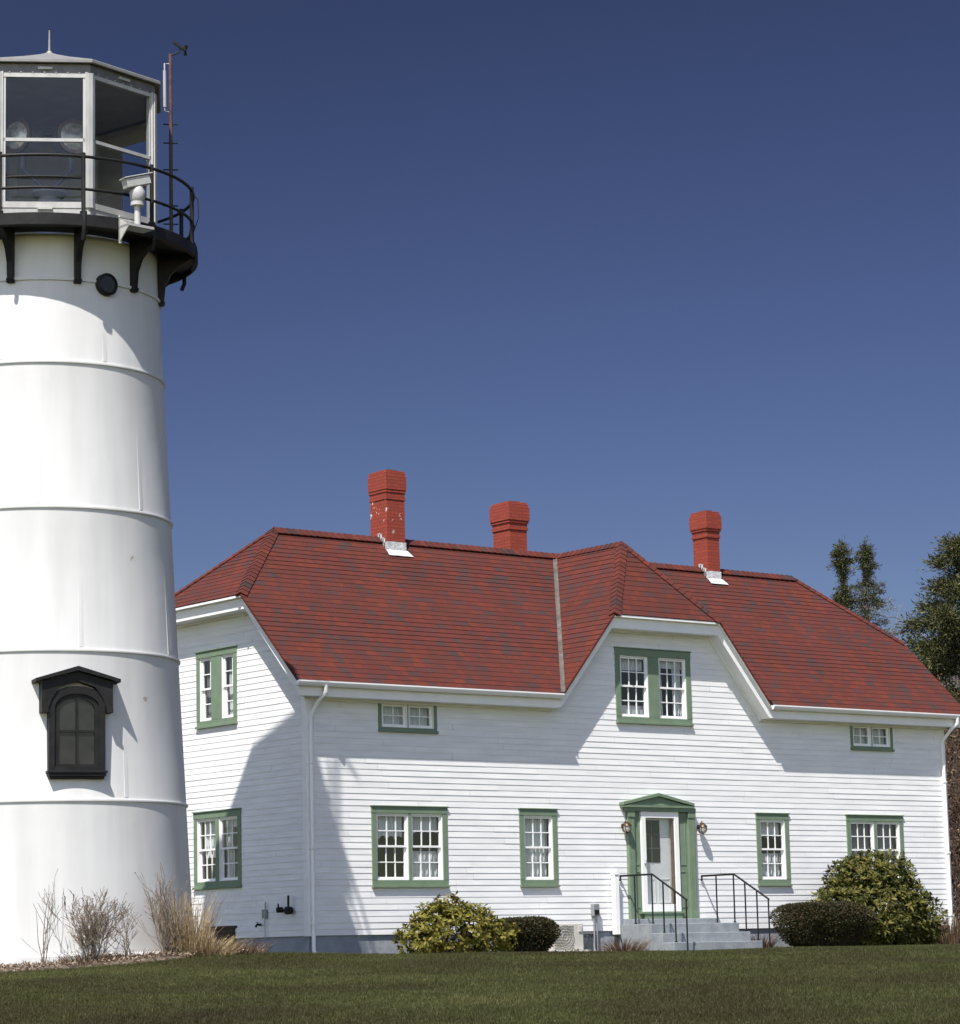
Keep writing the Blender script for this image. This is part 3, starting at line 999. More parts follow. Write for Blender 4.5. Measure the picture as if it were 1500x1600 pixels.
for (y0, y1, z0) in ((0.01, .10, 0),):
    mb.prism([o + u * (XD - hw + .1) + v * 2.545 - n * y0, o + u * (XD + hw - .1) + v * 2.545 - n * y0, o + u * XD + v * 2.72 - n * y0], n * (.10 + y0))
for s in (-1, 1):
    a = [(XD - s * 0.0, 2.735), (XD + s * hw, 2.545), (XD + s * hw, 2.60), (XD, 2.80)]
    mb.prism([o + u * p[0] + v * p[1] - n * .01 for p in a], n * .16)
mb.build('pediment', M['green'], sur)
# storm door: white frame, glass, and the panelled door behind it
mb = MB()
a0, b0, a1, b1 = DOOR
mb.obox(*FRONT, (a0, b0, -.02), (a0 + .12, b1, .075)); mb.obox(*FRONT, (a1 - .12, b0, -.02), (a1, b1, .075))
mb.obox(*FRONT, (a0 + .12, b1 - .13, -.02), (a1 - .12, b1, .075)); mb.obox(*FRONT, (a0 + .12, b0, -.02), (a1 - .12, b0 + .15, .075))
door = mb.build('door', M['trim'], house, bevel=.004)
mb = MB()
mb.add([o + u * (a0 + .12) + v * (b0 + .15) + n * .055, o + u * (a1 - .12) + v * (b0 + .15) + n * .055, o + u * (a1 - .12) + v * (b1 - .13) + n * .055, o + u * (a0 + .12) + v * (b1 - .13) + n * .055], [(0, 1, 2, 3)])
mb.build('pane', M['glass'], door)
mb = MB()
mb.obox(*FRONT, (a0, b0, -.14), (a1, b1, -.07))
for (ua, ub, va, vb) in ((a0 + .16, a0 + .46, .55, 1.05), (a0 + .54, a1 - .16, .55, 1.05)):
    w = .02
    mb.obox(*FRONT, (ua, va, -.07), (ub, va + w, -.058)); mb.obox(*FRONT, (ua, vb - w, -.07), (ub, vb, -.058))
    mb.obox(*FRONT, (ua, va + w, -.07), (ua + w, vb - w, -.058)); mb.obox(*FRONT, (ub - w, va + w, -.07), (ub, vb - w, -.058))
inner = mb.build('inner_door', M['trim'], door)
mb = MB()
ua, ub, va, vb = a0 + .15, a0 + .62, 1.38, 2.25
mb.obox(*FRONT, (ua, va, -.069), (ub, vb, -.062))
mb.build('door_window', noisy('dark_door_glass', (.02, .02, .023), (.03, .03, .034), 3, .08), door)
mb = MB()
for k in (1,):
    c = ua + (ub - ua) * k / 2
    mb.obox(*FRONT, (c - .012, va, -.061), (c + .012, vb, -.052))
for k in (1, 2):
    c = va + (vb - va) * k / 3
    mb.obox(*FRONT, (ua, c - .012, -.061), (ub, c + .012, -.051))
mb.build('door_window_grid', noisy('grid_grey', (.09, .09, .1), (.13, .13, .14), 5, .6), door)
mb = MB(); mb.obox(*FRONT, (a1 - .165, b0 + .15, -.02), (a1 - .125, b1 - .13, .05)); mb.build('door_edge_strip', noisy('brown_weatherstrip', (.12, .075, .05), (.2, .13, .09), 6, .7), door)
mb = MB(); mb.tube([o + u * (a0 + .06) + v * 1.35 + n * .075, o + u * (a0 + .06) + v * 1.35 + n * .13], .018, 8)
mb.tube([o + u * (a0 + .06) + v * 1.30 + n * .13, o + u * (a0 + .06) + v * 1.42 + n * .13], .012, 8); mb.build('handle', M['grey_metal'], door, smooth=True)

# ------------------------------------------------------------------ steps, rails and small fittings by the house
st_ = thing('entrance_steps', (8.8, -1.0, GROUND_H), 'grey concrete entrance steps leading down from the green framed door', 'steps')
mb = MB(); mb.box((7.78, -.03, .115), (10.10, -.34, .22)); mb.build('threshold', M['concrete'], st_, bevel=.01)
mb = MB(); mb.box((7.60, -.035, -.9), (10.03, -1.05, .115)); mb.build('landing', M['concrete'], st_, bevel=.012)
mb = MB(); mb.box((7.60, -1.051, -.9), (10.03, -1.38, -.075)); mb.build('tread', M['concrete'], st_, bevel=.012)
mb = MB(); mb.box((7.60, -1.381, -.9), (10.03, -1.72, -.265)); mb.build('tread', M['concrete'], st_, bevel=.012)
def handrail(x, label):
    t = thing('handrail', (x, -1.0, .115), label, 'handrail', 'handrails of the entrance steps')
    mb = MB()
    mb.tube([(x, -.04, 1.10), (x, -1.02, 1.10), (x, -2.0, .57), (x, -2.02, .55)], .021, 8)
    mb.tube([(x, -.04, 1.10), (x, -.055, 1.04), (x, -.03, 1.0)], .017, 8)
    mb.build('top_rail', M['black'], t, smooth=True)
    for (y, zb) in ((-.48, .11), (-1.0, .11), (-1.33, -.08), (-1.67, -.27), (-2.0, -.52)):
        zt = 1.10 if y > -1.02 else 1.10 - (abs(y) - 1.02) * .541
        mb = MB(); mb.tube([(x, y, zb), (x, y, zt)], .016, 8); mb.tube([(x, y, zb), (x, y, zb + .03)], .03, 8)
        mb.build('post', M['black'], t, smooth=True)
handrail(7.70, 'black iron handrail left of the front door, beside the white boxed post')
handrail(9.96, 'black iron handrail right of the front door, nearer the clipped hedge and large bush')

t = thing('white_post', (7.54, -.1, GROUND_H), 'short white boxed post against the siding left of the entrance steps', 'post')
mb = MB(); mb.box((7.46, -.03, -.08), (7.575, -.15, 1.12)); mb.build('shaft', M['trim'], t, bevel=.006)
mb = MB(); mb.box((7.45, -.025, 1.12), (7.585, -.165, 1.15)); mb.build('cap', M['trim'], t, bevel=.006)

def wall_lantern(x, label):
    t = thing('wall_lantern', (x, -.02, 1.95), label, 'wall lamp', 'lanterns either side of the front door')
    mb = MB()
    mb.tube([(x, -.015, 2.12), (x, -.04, 2.12)], .05, 12); mb.tube([(x, -.04, 2.12), (x, -.09, 2.2), (x, -.13, 2.24), (x, -.15, 2.2)], .011, 8)
    mb.build('mount', M['brass'], t, smooth=True)
    mb = MB(); mb.lathe([(.0, 2.21), (.03, 2.19), (.095, 2.13), (.10, 2.115), (.0, 2.115)], (x, -.15), 12); mb.build('cap', M['brass'], t, smooth=True)
    mb = MB(); mb.lathe([(.0, 1.985), (.045, 1.99), (.075, 2.03), (.08, 2.115)], (x, -.15), 12); mb.build('glass_shade', M['shade'], t, smooth=True)
    mb = MB()
    for k in range(4):
        a = k * PI / 2 + .4
        mb.tube([(x + .086 * math.cos(a), -.15 + .086 * math.sin(a), 2.12), (x + .083 * math.cos(a), -.15 + .083 * math.sin(a), 2.03), (x + .03 * math.cos(a), -.15 + .03 * math.sin(a), 1.975)], .007, 6)
    mb.tube([(x, -.15, 1.985), (x, -.15, 1.95)], [.022, .006], 8)
    mb.build('cage', M['brass'], t, smooth=True)
M['shade'] = noisy('frosted_shade', (.42, .40, .34), (.55, .52, .45), 10, .25)
wall_lantern(7.84, 'small dark brass lantern on the siding left of the green pediment door')
wall_lantern(9.95, 'small dark brass lantern on the siding right of the green pediment door')

t = thing('electric_box', (6.98, -.05, GROUND_H), 'grey electric disconnect box with conduit on the siding above the dry weeds', 'electric box')
mb = MB(); mb.box((6.905, -.02, .30), (7.055, -.12, .54)); mb.build('housing', M['grey_metal'], t, bevel=.008)
mb = MB(); mb.box((6.92, -.12, .33), (7.04, -.135, .42)); mb.build('cover', M['black'], t, bevel=.004)
mb = MB(); mb.tube([(6.95, -.06, .30), (6.95, -.06, -.1), (6.90, -.10, -.3), (6.75, -.3, -.42)], .016, 8); mb.tube([(7.02, -.06, .30), (7.02, -.07, -.42)], .014, 8); mb.build('conduit', M['grey_metal'], t, smooth=True)

t = thing('air_conditioner', (5.60, -.55, GROUND_H), 'beige outdoor air conditioner unit on the ground beside the small clipped hedge', 'air conditioner')
ax0, ax1, ay0, ay1 = 5.33, 6.15, -.66, -.34
mb = MB(); mb.box((ax0, ay0, -.37), (ax1, ay1, .15)); mb.build('casing', M['beige'], t, bevel=.015)
mb = MB()
cxg, czg = 5.66, -.11
for i in range(9):
    z = -.32 + i * .052
    mb.box((ax0 + .06, ay0 - .012, z), (ax0 + .56, ay0 - .001, z + .012))
for rr in (.07, .13, .19, .23):
    mb.tube([(cxg + rr * math.cos(a * PI / 12), ay0 - .014, czg + rr * math.sin(a * PI / 12)) for a in range(25)], .006, 5)
mb.build('fan_grille', noisy('beige_grille', (.36, .335, .29), (.42, .39, .34), 6, .6), t)
mb = MB(); mb.box((ax1 - .13, ay0 - .02, -.02), (ax1 - .04, ay0 - .001, .1)); mb.build('valve_cover', M['beige'], t, bevel=.006)
mb = MB(); mb.box((ax0 - .12, ay0 - .1, -.6), (ax1 + .05, ay1 + .05, -.37)); mb.build('plinth', noisy('pale_slab', (.42, .41, .39), (.5, .49, .47), 5, .9), t, bevel=.01)

# meters and taps on the shaded side wall
def on_side(y, z, d=0.0):
    return Vector((-.02 - d, y, z))
t = thing('gas_meter', (-.05, .6, .4), 'dark gas regulator with pipe on the shaded left wall near the corner', 'gas meter')
mb = MB(); mb.tube([on_side(.82, .50, .02), on_side(.82, .50, .12)], .055, 12); mb.build('regulator', M['black'], t, smooth=True)
mb = MB(); mb.tube([on_side(.50, .48, .03), on_side(.50, .48, .14)], .075, 12); mb.build('meter_head', M['black'], t, smooth=True)
mb = MB(); mb.tube([on_side(.82, .50, .08), on_side(.62, .49, .09), on_side(.5, .49, .09)], .02, 8); mb.tube([on_side(.5, .49, .09), on_side(.5, .76, .09)], .022, 8); mb.tube([on_side(.86, .50, .07), on_side(.87, .62, .07)], .014, 8); mb.build('pipe', M['black'], t, smooth=True)
t = thing('outlet_box', (-.04, 1.38, .35), 'small grey outlet box with short conduit on the shaded left wall', 'outlet box')
mb = MB(); mb.box((-.02, 1.33, .36), (-.09, 1.43, .52)); mb.build('housing', M['grey_metal'], t, bevel=.006)
mb = MB(); mb.tube([on_side(1.36, .52, .03), on_side(1.36, .66, .03)], .015, 8); mb.tube([on_side(1.38, .36, .03), on_side(1.38, -.05, .03)], .009, 8); mb.build('conduit', M['grey_metal'], t, smooth=True)
t = thing('hose_tap', (-.04, 1.56, .22), 'small dark hose tap low on the shaded left wall', 'tap')
mb = MB(); mb.tube([on_side(1.56, .24, .0), on_side(1.56, .24, .09), on_side(1.56, .20, .12)], .022, 8); mb.build('spout', M['black'], t, smooth=True)
mb = MB(); mb.tube([on_side(1.56, .28, .075), on_side(1.56, .285, .075)], .04, 10); mb.tube([on_side(1.56, .24, .075), on_side(1.56, .28, .075)], .01, 6); mb.build('handle', M['black'], t, smooth=True)

# ------------------------------------------------------------------ lighthouse
TX, TY = -7.23, -3.03
TA = math.atan2(CAM.y - TY, CAM.x - TX)                # bearing towards the camera
TC = (TX, TY)
def tp(r, th, z):
    a = TA + R(th)
    return Vector((TX + r * math.cos(a), TY + r * math.sin(a), z))
TB = gz(TX, TY)
lh = thing('lighthouse', (TX, TY, TB), 'tall white iron lighthouse tower with black gallery and glazed lantern at left', 'lighthouse')
RT = lambda z: 2.315 - .0478 * (z - .73)
SEAMS = [9.10, 6.73, 4.44, 2.09]
prof = [(RT(-.6) + .03, -.8), (RT(-.3) + .03, -.27), (RT(-.27), -.255)]
for s in SEAMS[::-1]:
    prof += [(RT(s - .06) - .008, s - .06), (RT(s), s - .012)]
    prof += [(RT(s) - .004, s + .012), (RT(s) - .012, s + .05)]
prof += [(RT(10.45), 10.45), (1.845, 10.5), (1.82, 11.22)]
tmb = MB().lathe(prof, TC, 160)
for i_, (za, zb_) in enumerate([(-.2, 2.05), (2.14, 4.40), (4.49, 6.69), (6.78, 9.06), (9.15, 10.44)]):
    for k in range(7):
        th = 360 / 7 * k + (26 if i_ % 2 else 0) + 7 * i_
        a = TA + R(th); tang = Vector((-math.sin(a), math.cos(a), 0))
        q0, q1 = tp(RT(za) - .006, th, za), tp(RT(zb_) - .016, th, zb_)
        rad = Vector((math.cos(a), math.sin(a), 0))
        tmb.prism([q0 - tang * .035 - rad * .01, q0 + tang * .035 - rad * .01, q0 + tang * .03 + rad * .003, q0 - tang * .03 + rad * .003], q1 - q0)
tower = tmb.build('tower', M['tower'], lh, smooth=True)
for s in SEAMS:
    r = RT(s)
    MB().lathe([(r - .02, s - .03), (r + .020, s - .022), (r + .026, s), (r + .020, s + .016), (r - .02, s + .024)], TC, 160).build('seam_band', M['tower'], tower, smooth=True)
r = RT(10.47)
MB().lathe([(r - .02, 10.44), (r + .03, 10.445), (r + .035, 10.49), (r - .02, 10.50)], TC, 160).build('collar', M['tower'], tower, smooth=True)
MB().lathe([(RT(-.4) + .02, -.9), (RT(-.3) + .09, -.9), (RT(-.3) + .09, -.30), (RT(-.3) + .07, -.28), (RT(-.3) + .02, -.27)], TC, 120).build('base_ring', M['tower'], tower, smooth=True)

# gallery
GZ = 11.40
MB().lathe([(1.7, GZ), (2.46, GZ), (2.49, GZ - .02), (2.49, GZ - .20), (2.44, GZ - .22), (2.42, GZ - .14), (1.7, GZ - .12)], TC, 66).build('gallery_deck', M['black'], lh, smooth=True)
NB_ = 11
for k in range(NB_):
    th = -18.7 + 360 / NB_ * k
    mb = MB()
    a = TA + R(th)
    tang = Vector((-math.sin(a), math.cos(a), 0))
    inner_ = [(1.84, 10.46), (1.835, GZ - .13)]
    outer = [(2.44, GZ - .13), (2.40, GZ - .22), (2.20, GZ - .33), (2.05, GZ - .47), (1.96, GZ - .66), (1.93, 10.46)]
    pts = [tp(rr, th, zz) for rr, zz in inner_ + outer]
    mb.prism([p - tang * .05 for p in pts], tang * .10)
    mb.prism([tp(1.83, th, 10.40) - tang * .06, tp(1.83, th, 10.47) - tang * .06, tp(1.955, th, 10.47) - tang * .06, tp(1.93, th, 10.40) - tang * .06], tang * .12)
    mb.build('bracket', M['black'], lh, bevel=.008)
# railing
RR = 2.42
posts = [-51, -18.7, 13, 43, 78, 111, 144, 177, 210, 243, 276]
mb = MB()
def ring_path(r, z, a0=0, a1=360, k=97):
    return [tp(r, a0 + (a1 - a0) * i / (k - 1), z) for i in range(k)]
mb.tube(ring_path(RR, 12.36), .027, 8, cap=False); mb.tube(ring_path(RR, 11.82), .025, 8, cap=False)
mb.tube(ring_path(RR - .03, 12.01, -16, 12, 9), .02, 8)
rail = mb.build('railing', M['black'], lh, smooth=True)
for th in posts:
    mb = MB()
    mb.tube([tp(RR, th, GZ - .42), tp(RR + .05, th, GZ - .3), tp(RR + .05, th, GZ - .02), tp(RR, th, GZ + .08), tp(RR, th, 12.42)], .036, 8)
    mb.tube([tp(RR, th, GZ), tp(RR, th, GZ + .05)], .06, 8)
    mb.build('post', M['black'], rail, smooth=True)
mb = MB()
mb.tube([tp(RR, 78, 11.8), tp(2.35, 86, 11.63), tp(2.28, 94, 11.46)], .02, 6)
mb.tube([tp(RR, 78, 12.35), tp(2.52, 79, 12.2), tp(2.53, 79, 11.9), tp(RR + .03, 78, 11.65)], .008, 6)
mb.build('brace', M['black'], rail, smooth=True)

# lantern room: eight posts; the landward panels are blanked
RL = 1.90
VA = [-25 + 45 * k for k in range(8)]
ZS, ZB, ZGT, ZEV = 11.66, 12.80, 13.90, 14.14
lan = MB().lathe([(RL - .02, GZ + .001), (RL + .06, GZ + .001), (RL + .06, GZ + .10), (RL + .02, GZ + .12), (RL + .02, ZS), (RL - .12, ZS), (RL - .12, GZ + .001)], TC, 8, a0=TA + R(VA[0])).build('lantern', M['lantern_grey'], lh)
for th in VA:
    mb = MB()
    a = TA + R(th)
    tang = Vector((-math.sin(a), math.cos(a), 0)); rad = Vector((math.cos(a), math.sin(a), 0))
    base = tp(RL, th, 0)
    mb.obox(base, tang, Z_, rad, (-.075, ZS, -.10), (.075, ZGT + .05, .02))
    mb.obox(base, tang, Z_, rad, (-.045, ZS, .02), (.045, ZGT + .03, .045))
    mb.build('lantern_post', M['lantern_white'], lan, bevel=.008)
def face_pts(k, r=RL, inset=.04):
    a, b = tp(r, VA[k % 8], 0), tp(r, VA[(k + 1) % 8], 0)
    d = (b - a).normalized()
    return a + d * inset, b - d * inset
for k in range(8):
    a, b = face_pts(k, RL, .07)
    d = (b - a); L = d.length; d.normalize()
    nn = Vector((d.y, -d.x, 0))
    if nn.dot(a - Vector((TX, TY, 0))) < 0: nn = -nn
    mb = MB()
    mb.obox(a, d, Z_, nn, (0, ZS, -.05), (L, ZS + .10, .03)); mb.obox(a, d, Z_, nn, (0, ZGT - .045, -.05), (L, ZGT + .02, .03))
    mb.obox(a, d, Z_, nn, (0, ZB - .025, -.04), (L, ZB + .03, .02))
    mb.obox(a, d, Z_, nn, (0, ZS + .10, -.05), (.035, ZGT - .045, .02)); mb.obox(a, d, Z_, nn, (L - .035, ZS + .10, -.05), (L, ZGT - .045, .02))
    if k in (0, 1):
        mb.obox(a, d, Z_, nn, (L * .42, ZGT + .085, .0), (L * .60, ZGT + .125, .06)); mb.obox(a, d, Z_, nn, (L * .42, ZS - .03, .0), (L * .6, ZS + .005, .06))
        for i in range(7):
            mb.obox(a, d, Z_, nn, (L * (i + .5) / 7 - .010, ZGT + .03, .02), (L * (i + .5) / 7 + .010, ZGT + .045, .04))
    mb.build('glazing_bar', M['lantern_white'], lan)
    if k in (0, 1, 7):
        for (z0, z1) in ((ZS + .10, ZB - .025), (ZB + .03, ZGT - .045)):
            p = MB(); p.add([a + Z_ * z0, b + Z_ * z0, b + Z_ * z1, a + Z_ * z1], [(0, 1, 2, 3)]); p.build('lantern_pane', M['lantern_glass'], lan)
    elif k in (2, 3):
        # seaward and north panels are glazed, the rest of panel three is blanked
        s = 0 if k == 2 else .0
        e = L if k == 2 else L * .52
        for (z0, z1) in ((ZS + .10, ZB - .025), (ZB + .03, ZGT - .30)):
            p = MB(); p.add([a + d * s + Z_ * z0, a + d * e + Z_ * z0, a + d * e + Z_ * z1, a + d * s + Z_ * z1], [(0, 1, 2, 3)]); p.build('lantern_pane', M['lantern_glass'], lan)
        p = MB(); p.obox(a, d, Z_, nn, (0, ZGT - .30, -.03), (L, ZGT, -.005))
        if k == 3: p.obox(a, d, Z_, nn, (L * .52, ZS, -.03), (L, ZGT - .30, -.005))
        p.build('lantern_panel', M['dark_panel'], lan)
    else:
        p = MB(); p.obox(a, d, Z_, nn, (0, ZS, -.03), (L, ZGT, -.005)); p.build('lantern_panel', M['dark_panel'], lan)
# cornice band, roof, ceiling
MB().lathe([(RL - .14, ZGT + .01), (RL + .03, ZGT + .012), (RL + .03, ZEV - .01), (RL - .14, ZEV - .012)], TC, 8, a0=TA + R(VA[0]), close=True).build('lantern_fascia', M['fascia_grey'], lan)
lr = MB().lathe([(.0, 14.17), (RL - .14, ZEV - .005), (RL + .11, ZEV - .06), (RL + .13, ZEV - .05), (RL + .13, ZEV - .005), (RL + .10, ZEV + .015), (1.0, 14.50), (.35, 14.74), (.10, 14.845), (.0, 14.855)], TC, 8, a0=TA + R(VA[0])).build('lantern_roof', noisy('lantern_roof_paint', (.17, .17, .165), (.23, .23, .22), 5, .5), lh)
mb = MB(); mb.lathe([(.06, 14.83), (.05, 14.88), (.03, 14.90), (.0, 14.92)], TC, 16); mb.tube([(TX, TY, 14.85), (TX, TY, 15.27)], [.022, .012], 8); mb.build('lightning_rod', noisy('rod_grey', (.22, .2, .2), (.3, .28, .28), 8, .5), lr, smooth=True)
MB().lathe([(.0, ZGT + .02), (RL - .15, ZGT + .02)], TC, 8, a0=TA + R(VA[0])).build('lantern_ceiling', M['dark_panel'], lan)
# the beacon: two drum lamps back to back on a pedestal
mb = MB()
mb.lathe([(.0, GZ + .01), (.42, GZ + .01), (.42, GZ + .08), (.24, GZ + .14), (.20, GZ + .9), (.30, GZ + .98), (.30, GZ + 1.04), (.0, GZ + 1.05)], TC, 32)
bc = mb.build('beacon', M['lantern_grey'], lh, smooth=True)
RV = Vector((-math.sin(TA), math.cos(TA), 0)); CV = Vector((math.cos(TA), math.sin(TA), 0))
for (off, sgn, ang) in ((.36, 1, 18), (-.44, -1, -38)):
    c = Vector((TX, TY, 13.36)) + RV * off
    dirv = (CV * math.cos(R(ang)) + RV * math.sin(R(ang)))
    mb = MB()
    P = [c - dirv * .25, c - dirv * .22, c + dirv * .10, c + dirv * .14]
    mb.tube(P, [.16, .27, .29, .30], 28); mb.build('lamp_drum', M['grey_metal'], bc, smooth=True)
    mb = MB(); mb.tube([c + dirv * .14, c + dirv * .19], [.305, .30], 28, cap=False); mb.tube([c + dirv * .19, c + dirv * .191], [.30, .235], 28, cap=False); mb.build('lamp_ring', M['copper'], bc, smooth=True)
    mb = MB(); mb.tube([c + dirv * .15, c + dirv * .19, c + dirv * .22, c + dirv * .235], [.255, .235, .15, .01], 28); mb.build('lens', M['lens'], bc, smooth=True)
    mb = MB(); mb.tube([c - Z_ * .29, c - Z_ * .55], .05, 10); mb.tube([c - Z_ * .55, Vector((TX, TY, 12.43))], .04, 10); mb.build('yoke', M['fascia_grey'], bc, smooth=True)

# porthole vent
th = 29.3
c = tp(RT(10.4) - .02, th, 10.43); a = TA + R(th); rad = Vector((math.cos(a), math.sin(a), 0))
mb = MB(); mb.tube([c, c + rad * .10], [.185, .185], 32); mb.tube([c + rad * .10, c + rad * .12], [.185, .14], 32, cap=False)
ph = mb.build('porthole', M['black'], lh, smooth=True)
mb = MB(); mb.tube([c + rad * .10, c + rad * .104], .145, 32)
mb.build('pane', noisy('dark_vent', (.008, .008, .009), (.014, .014, .015), 8, .3), ph)

# tower window with black hood
th = 11.4
a = TA + R(th)
wn_ = Vector((math.cos(a), math.sin(a), 0)); wu = Vector((-math.sin(a), math.cos(a), 0))
wo = Vector((TX, TY, 0)) + wn_ * RT(2.4)
TF = (wo, wu, Z_, wn_)
def arch(u0, zb, zs, k=14):
    pts = [(-u0, zb), (u0, zb), (u0, zs)]
    pts += [(u0 * math.cos(PI * i / k), zs + (u0 * .62) * math.sin(PI * i / k)) for i in range(1, k)]
    return pts + [(-u0, zs)]
def ringframe(mb, outer, inner, n0, n1):
    k = len(outer)
    vs = []
    for nn in (n0, n1):
        vs += [wo + wu * p[0] + Z_ * p[1] + wn_ * nn for p in outer] + [wo + wu * p[0] + Z_ * p[1] + wn_ * nn for p in inner]
    fs = []
    for i in range(k):
        j = (i + 1) % k
        fs += [(2 * k + i, 2 * k + j, 3 * k + j, 3 * k + i), (i, j, 2 * k + j, 2 * k + i), (k + i, 3 * k + i, 3 * k + j, k + j)]
    mb.add(vs, fs)
mb = MB()
ringframe(mb, arch(.445, 2.50, 3.58), arch(.35, 2.60, 3.52), -.2, .06)
ringframe(mb, arch(.35, 2.60, 3.52), arch(.285, 2.64, 3.49), -.2, .03)
tw = mb.build('tower_window', M['black'], lh)
mb = MB()
mb.obox(*TF, (-.47, 2.50, -.2), (.47, 2.54, .11)); mb.obox(*TF, (-.45, 2.45, -.2), (.45, 2.50, .09)); mb.obox(*TF, (-.43, 2.41, -.2), (.43, 2.45, .06))
mb.build('sill', M['black'], tw, bevel=.006)
mb = MB()
q = [(-.56, 3.50), (-.46, 3.50), (-.40, 3.66), (-.28, 3.84), (0, 3.93), (.28, 3.84), (.40, 3.66), (.46, 3.50), (.56, 3.50), (.56, 3.92), (0, 4.08), (-.56, 3.92)]
qv = [wo + wu * p[0] + Z_ * p[1] - wn_ * .25 for p in q]
mb.prism(qv[:3] + qv[-1:], wn_ * .335); mb.prism(qv[5:6] + qv[6:10], wn_ * .335)
mb.prism([qv[2], qv[3], qv[4], qv[10], qv[11]], wn_ * .335); mb.prism([qv[4], qv[5], qv[9], qv[10]], wn_ * .335)
for s in (-1, 1):
    ro = [(0, 4.09), (s * .67, 3.91), (s * .67, 3.96), (0, 4.16)]
    mb.prism([wo + wu * p[0] + Z_ * p[1] - wn_ * .25 for p in ro], wn_ * .41)
    mb.obox(*TF, (s * .56, 3.44, -.25), (s * .46, 3.50, .11))
mb.build('hood', M['black'], tw)
mb = MB()
mb.obox(*TF, (-.012, 2.64, -.01), (.012, 3.67, .03)); mb.obox(*TF, (-.285, 3.13, -.01), (.285, 3.17, .028))
mb.build('glazing_bar', M['black'], tw)
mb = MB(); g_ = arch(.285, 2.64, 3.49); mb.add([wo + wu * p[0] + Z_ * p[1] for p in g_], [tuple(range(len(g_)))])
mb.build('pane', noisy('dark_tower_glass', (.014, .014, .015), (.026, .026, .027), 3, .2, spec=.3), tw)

# surveillance camera on its bracket
t = thing('surveillance_camera', tp(2.6, 35, 11.0), 'white surveillance camera on a bracket at the gallery rim of the lighthouse', 'camera')
th = 32.9
mb = MB()
b0 = tp(2.5, th, 0)
a = TA + R(th); rad = Vector((math.cos(a), math.sin(a), 0)); tang = Vector((-math.sin(a), math.cos(a), 0))
CF = (b0, tang, Z_, rad)
mb.obox(*CF, (-.30, 11.20, .0), (.18, 11.24, .30)); mb.obox(*CF, (-.30, 10.96, .0), (-.26, 11.36, .03))
mb.prism([b0 + tang * -.30 + Z_ * 10.98 + rad * .01, b0 + tang * -.30 + Z_ * 11.36 + rad * .01, b0 + tang * -.30 + Z_ * 11.22 + rad * .30], tang * .02)
mb.obox(*CF, (-.30, 11.34, .0), (.0, 11.37, .03))
for i in range(5):
    mb.tube([b0 + tang * (-.28 + i * .05) + Z_ * 11.34 + rad * .02, b0 + tang * (-.24 + i * .06) + Z_ * 11.22 + rad * .05], .008, 5)
mb.build('mounting_bracket', M['lantern_white'], t)
mb = MB(); cpos = b0 + rad * .12 + tang * -.02
mb.tube([cpos + Z_ * 11.22, cpos + Z_ * 11.62], .052, 12); mb.tube([cpos + Z_ * 11.60, cpos + Z_ * 11.66], .11, 14); mb.build('post', M['lantern_white'], t, smooth=True)
mb = MB(); mb.tube([cpos + Z_ * 11.66, cpos + Z_ * 11.70, cpos + Z_ * 11.83, cpos + Z_ * 11.92], [.09, .12, .13, .08], 14); mb.build('pan_head', M['lantern_grey'], t, smooth=True)
mb = MB()
ax = (tang * .95 + Z_ * .30 + rad * .1).normalized(); sz = Vector((0, 0, 1)); sy = sz.cross(ax).normalized(); sz2 = ax.cross(sy)
hc = cpos + Z_ * 12.0
mb.obox(hc, ax, sz2, sy, (-.24, -.075, -.09), (.20, .075, .09)); mb.obox(hc, ax, sz2, sy, (-.26, .08, -.11), (.27, .10, .11))
mb.build('camera_housing', M['lantern_white'], t, bevel=.012)
mb = MB(); mb.tube([hc + ax * .20, hc + ax * .215], .06, 14); mb.build('camera_lens', M['black'], t, smooth=True)

# weather mast on the far side of the gallery
mx_, my_ = -5.47, -4.07
t = thing('weather_mast', (mx_, my_, GZ), 'thin red and dark instrument mast with rungs and wind vane beside the lantern', 'mast')
mb = MB(); mb.tube([(mx_, my_, GZ - .15), (mx_, my_, 13.4)], .032, 8); mb.build('lower_pole', noisy('mast_dark', (.03, .02, .02), (.06, .035, .03), 9, .6), t, smooth=True)
mb = MB(); mb.tube([(mx_, my_, 13.4), (mx_, my_, 14.9)], .030, 8); mb.build('upper_pole', M['mast_red'], t, smooth=True)
for z in (11.9, 12.22, 12.85, 13.32, 13.65):
    mb = MB(); mb.tube([Vector((mx_, my_, z)) - RV * .13, Vector((mx_, my_, z)) + RV * .12], .012, 6); mb.build('rung', M['black'], t)
mb = MB(); e = Vector((mx_, my_, 0)) - RV * .10
mb.tube([Vector((mx_, my_, 14.72)), e + Z_ * 14.73, e + Z_ * 13.88, Vector((mx_, my_, 13.86))], .014, 6); mb.tube([e + Z_ * 14.6, e + Z_ * 13.95], .028, 8); mb.build('instrument_tube', M['lantern_grey'], t, smooth=True)
mb = MB(); v0_ = Vector((mx_, my_, 14.9)) + RV * .16 + Z_ * .10
mb.tube([(mx_, my_, 14.86), v0_ - Z_ * .06, v0_], .014, 6)
mb.tube([v0_ - RV * .10 + Z_ * .10, v0_ + RV * .10 - Z_ * .03], [.02, .03], 6)
mb.prism([v0_ - RV * .02 + Z_ * .09, v0_ - RV * .13 + Z_ * .17, v0_ - RV * .12 + Z_ * .08], CV * .008)
for k in range(4):
    dv = (RV * math.cos(k * PI / 2 + .5) * .2 + Z_ * math.sin(k * PI / 2 + .5) + CV * .3 * math.cos(k)).normalized()
    mb.tube([v0_ + RV * .10 - Z_ * .03, v0_ + RV * .10 - Z_ * .03 + dv * .09], [.012, .02], 5)
mb.build('wind_vane', M['black'], t, smooth=True)

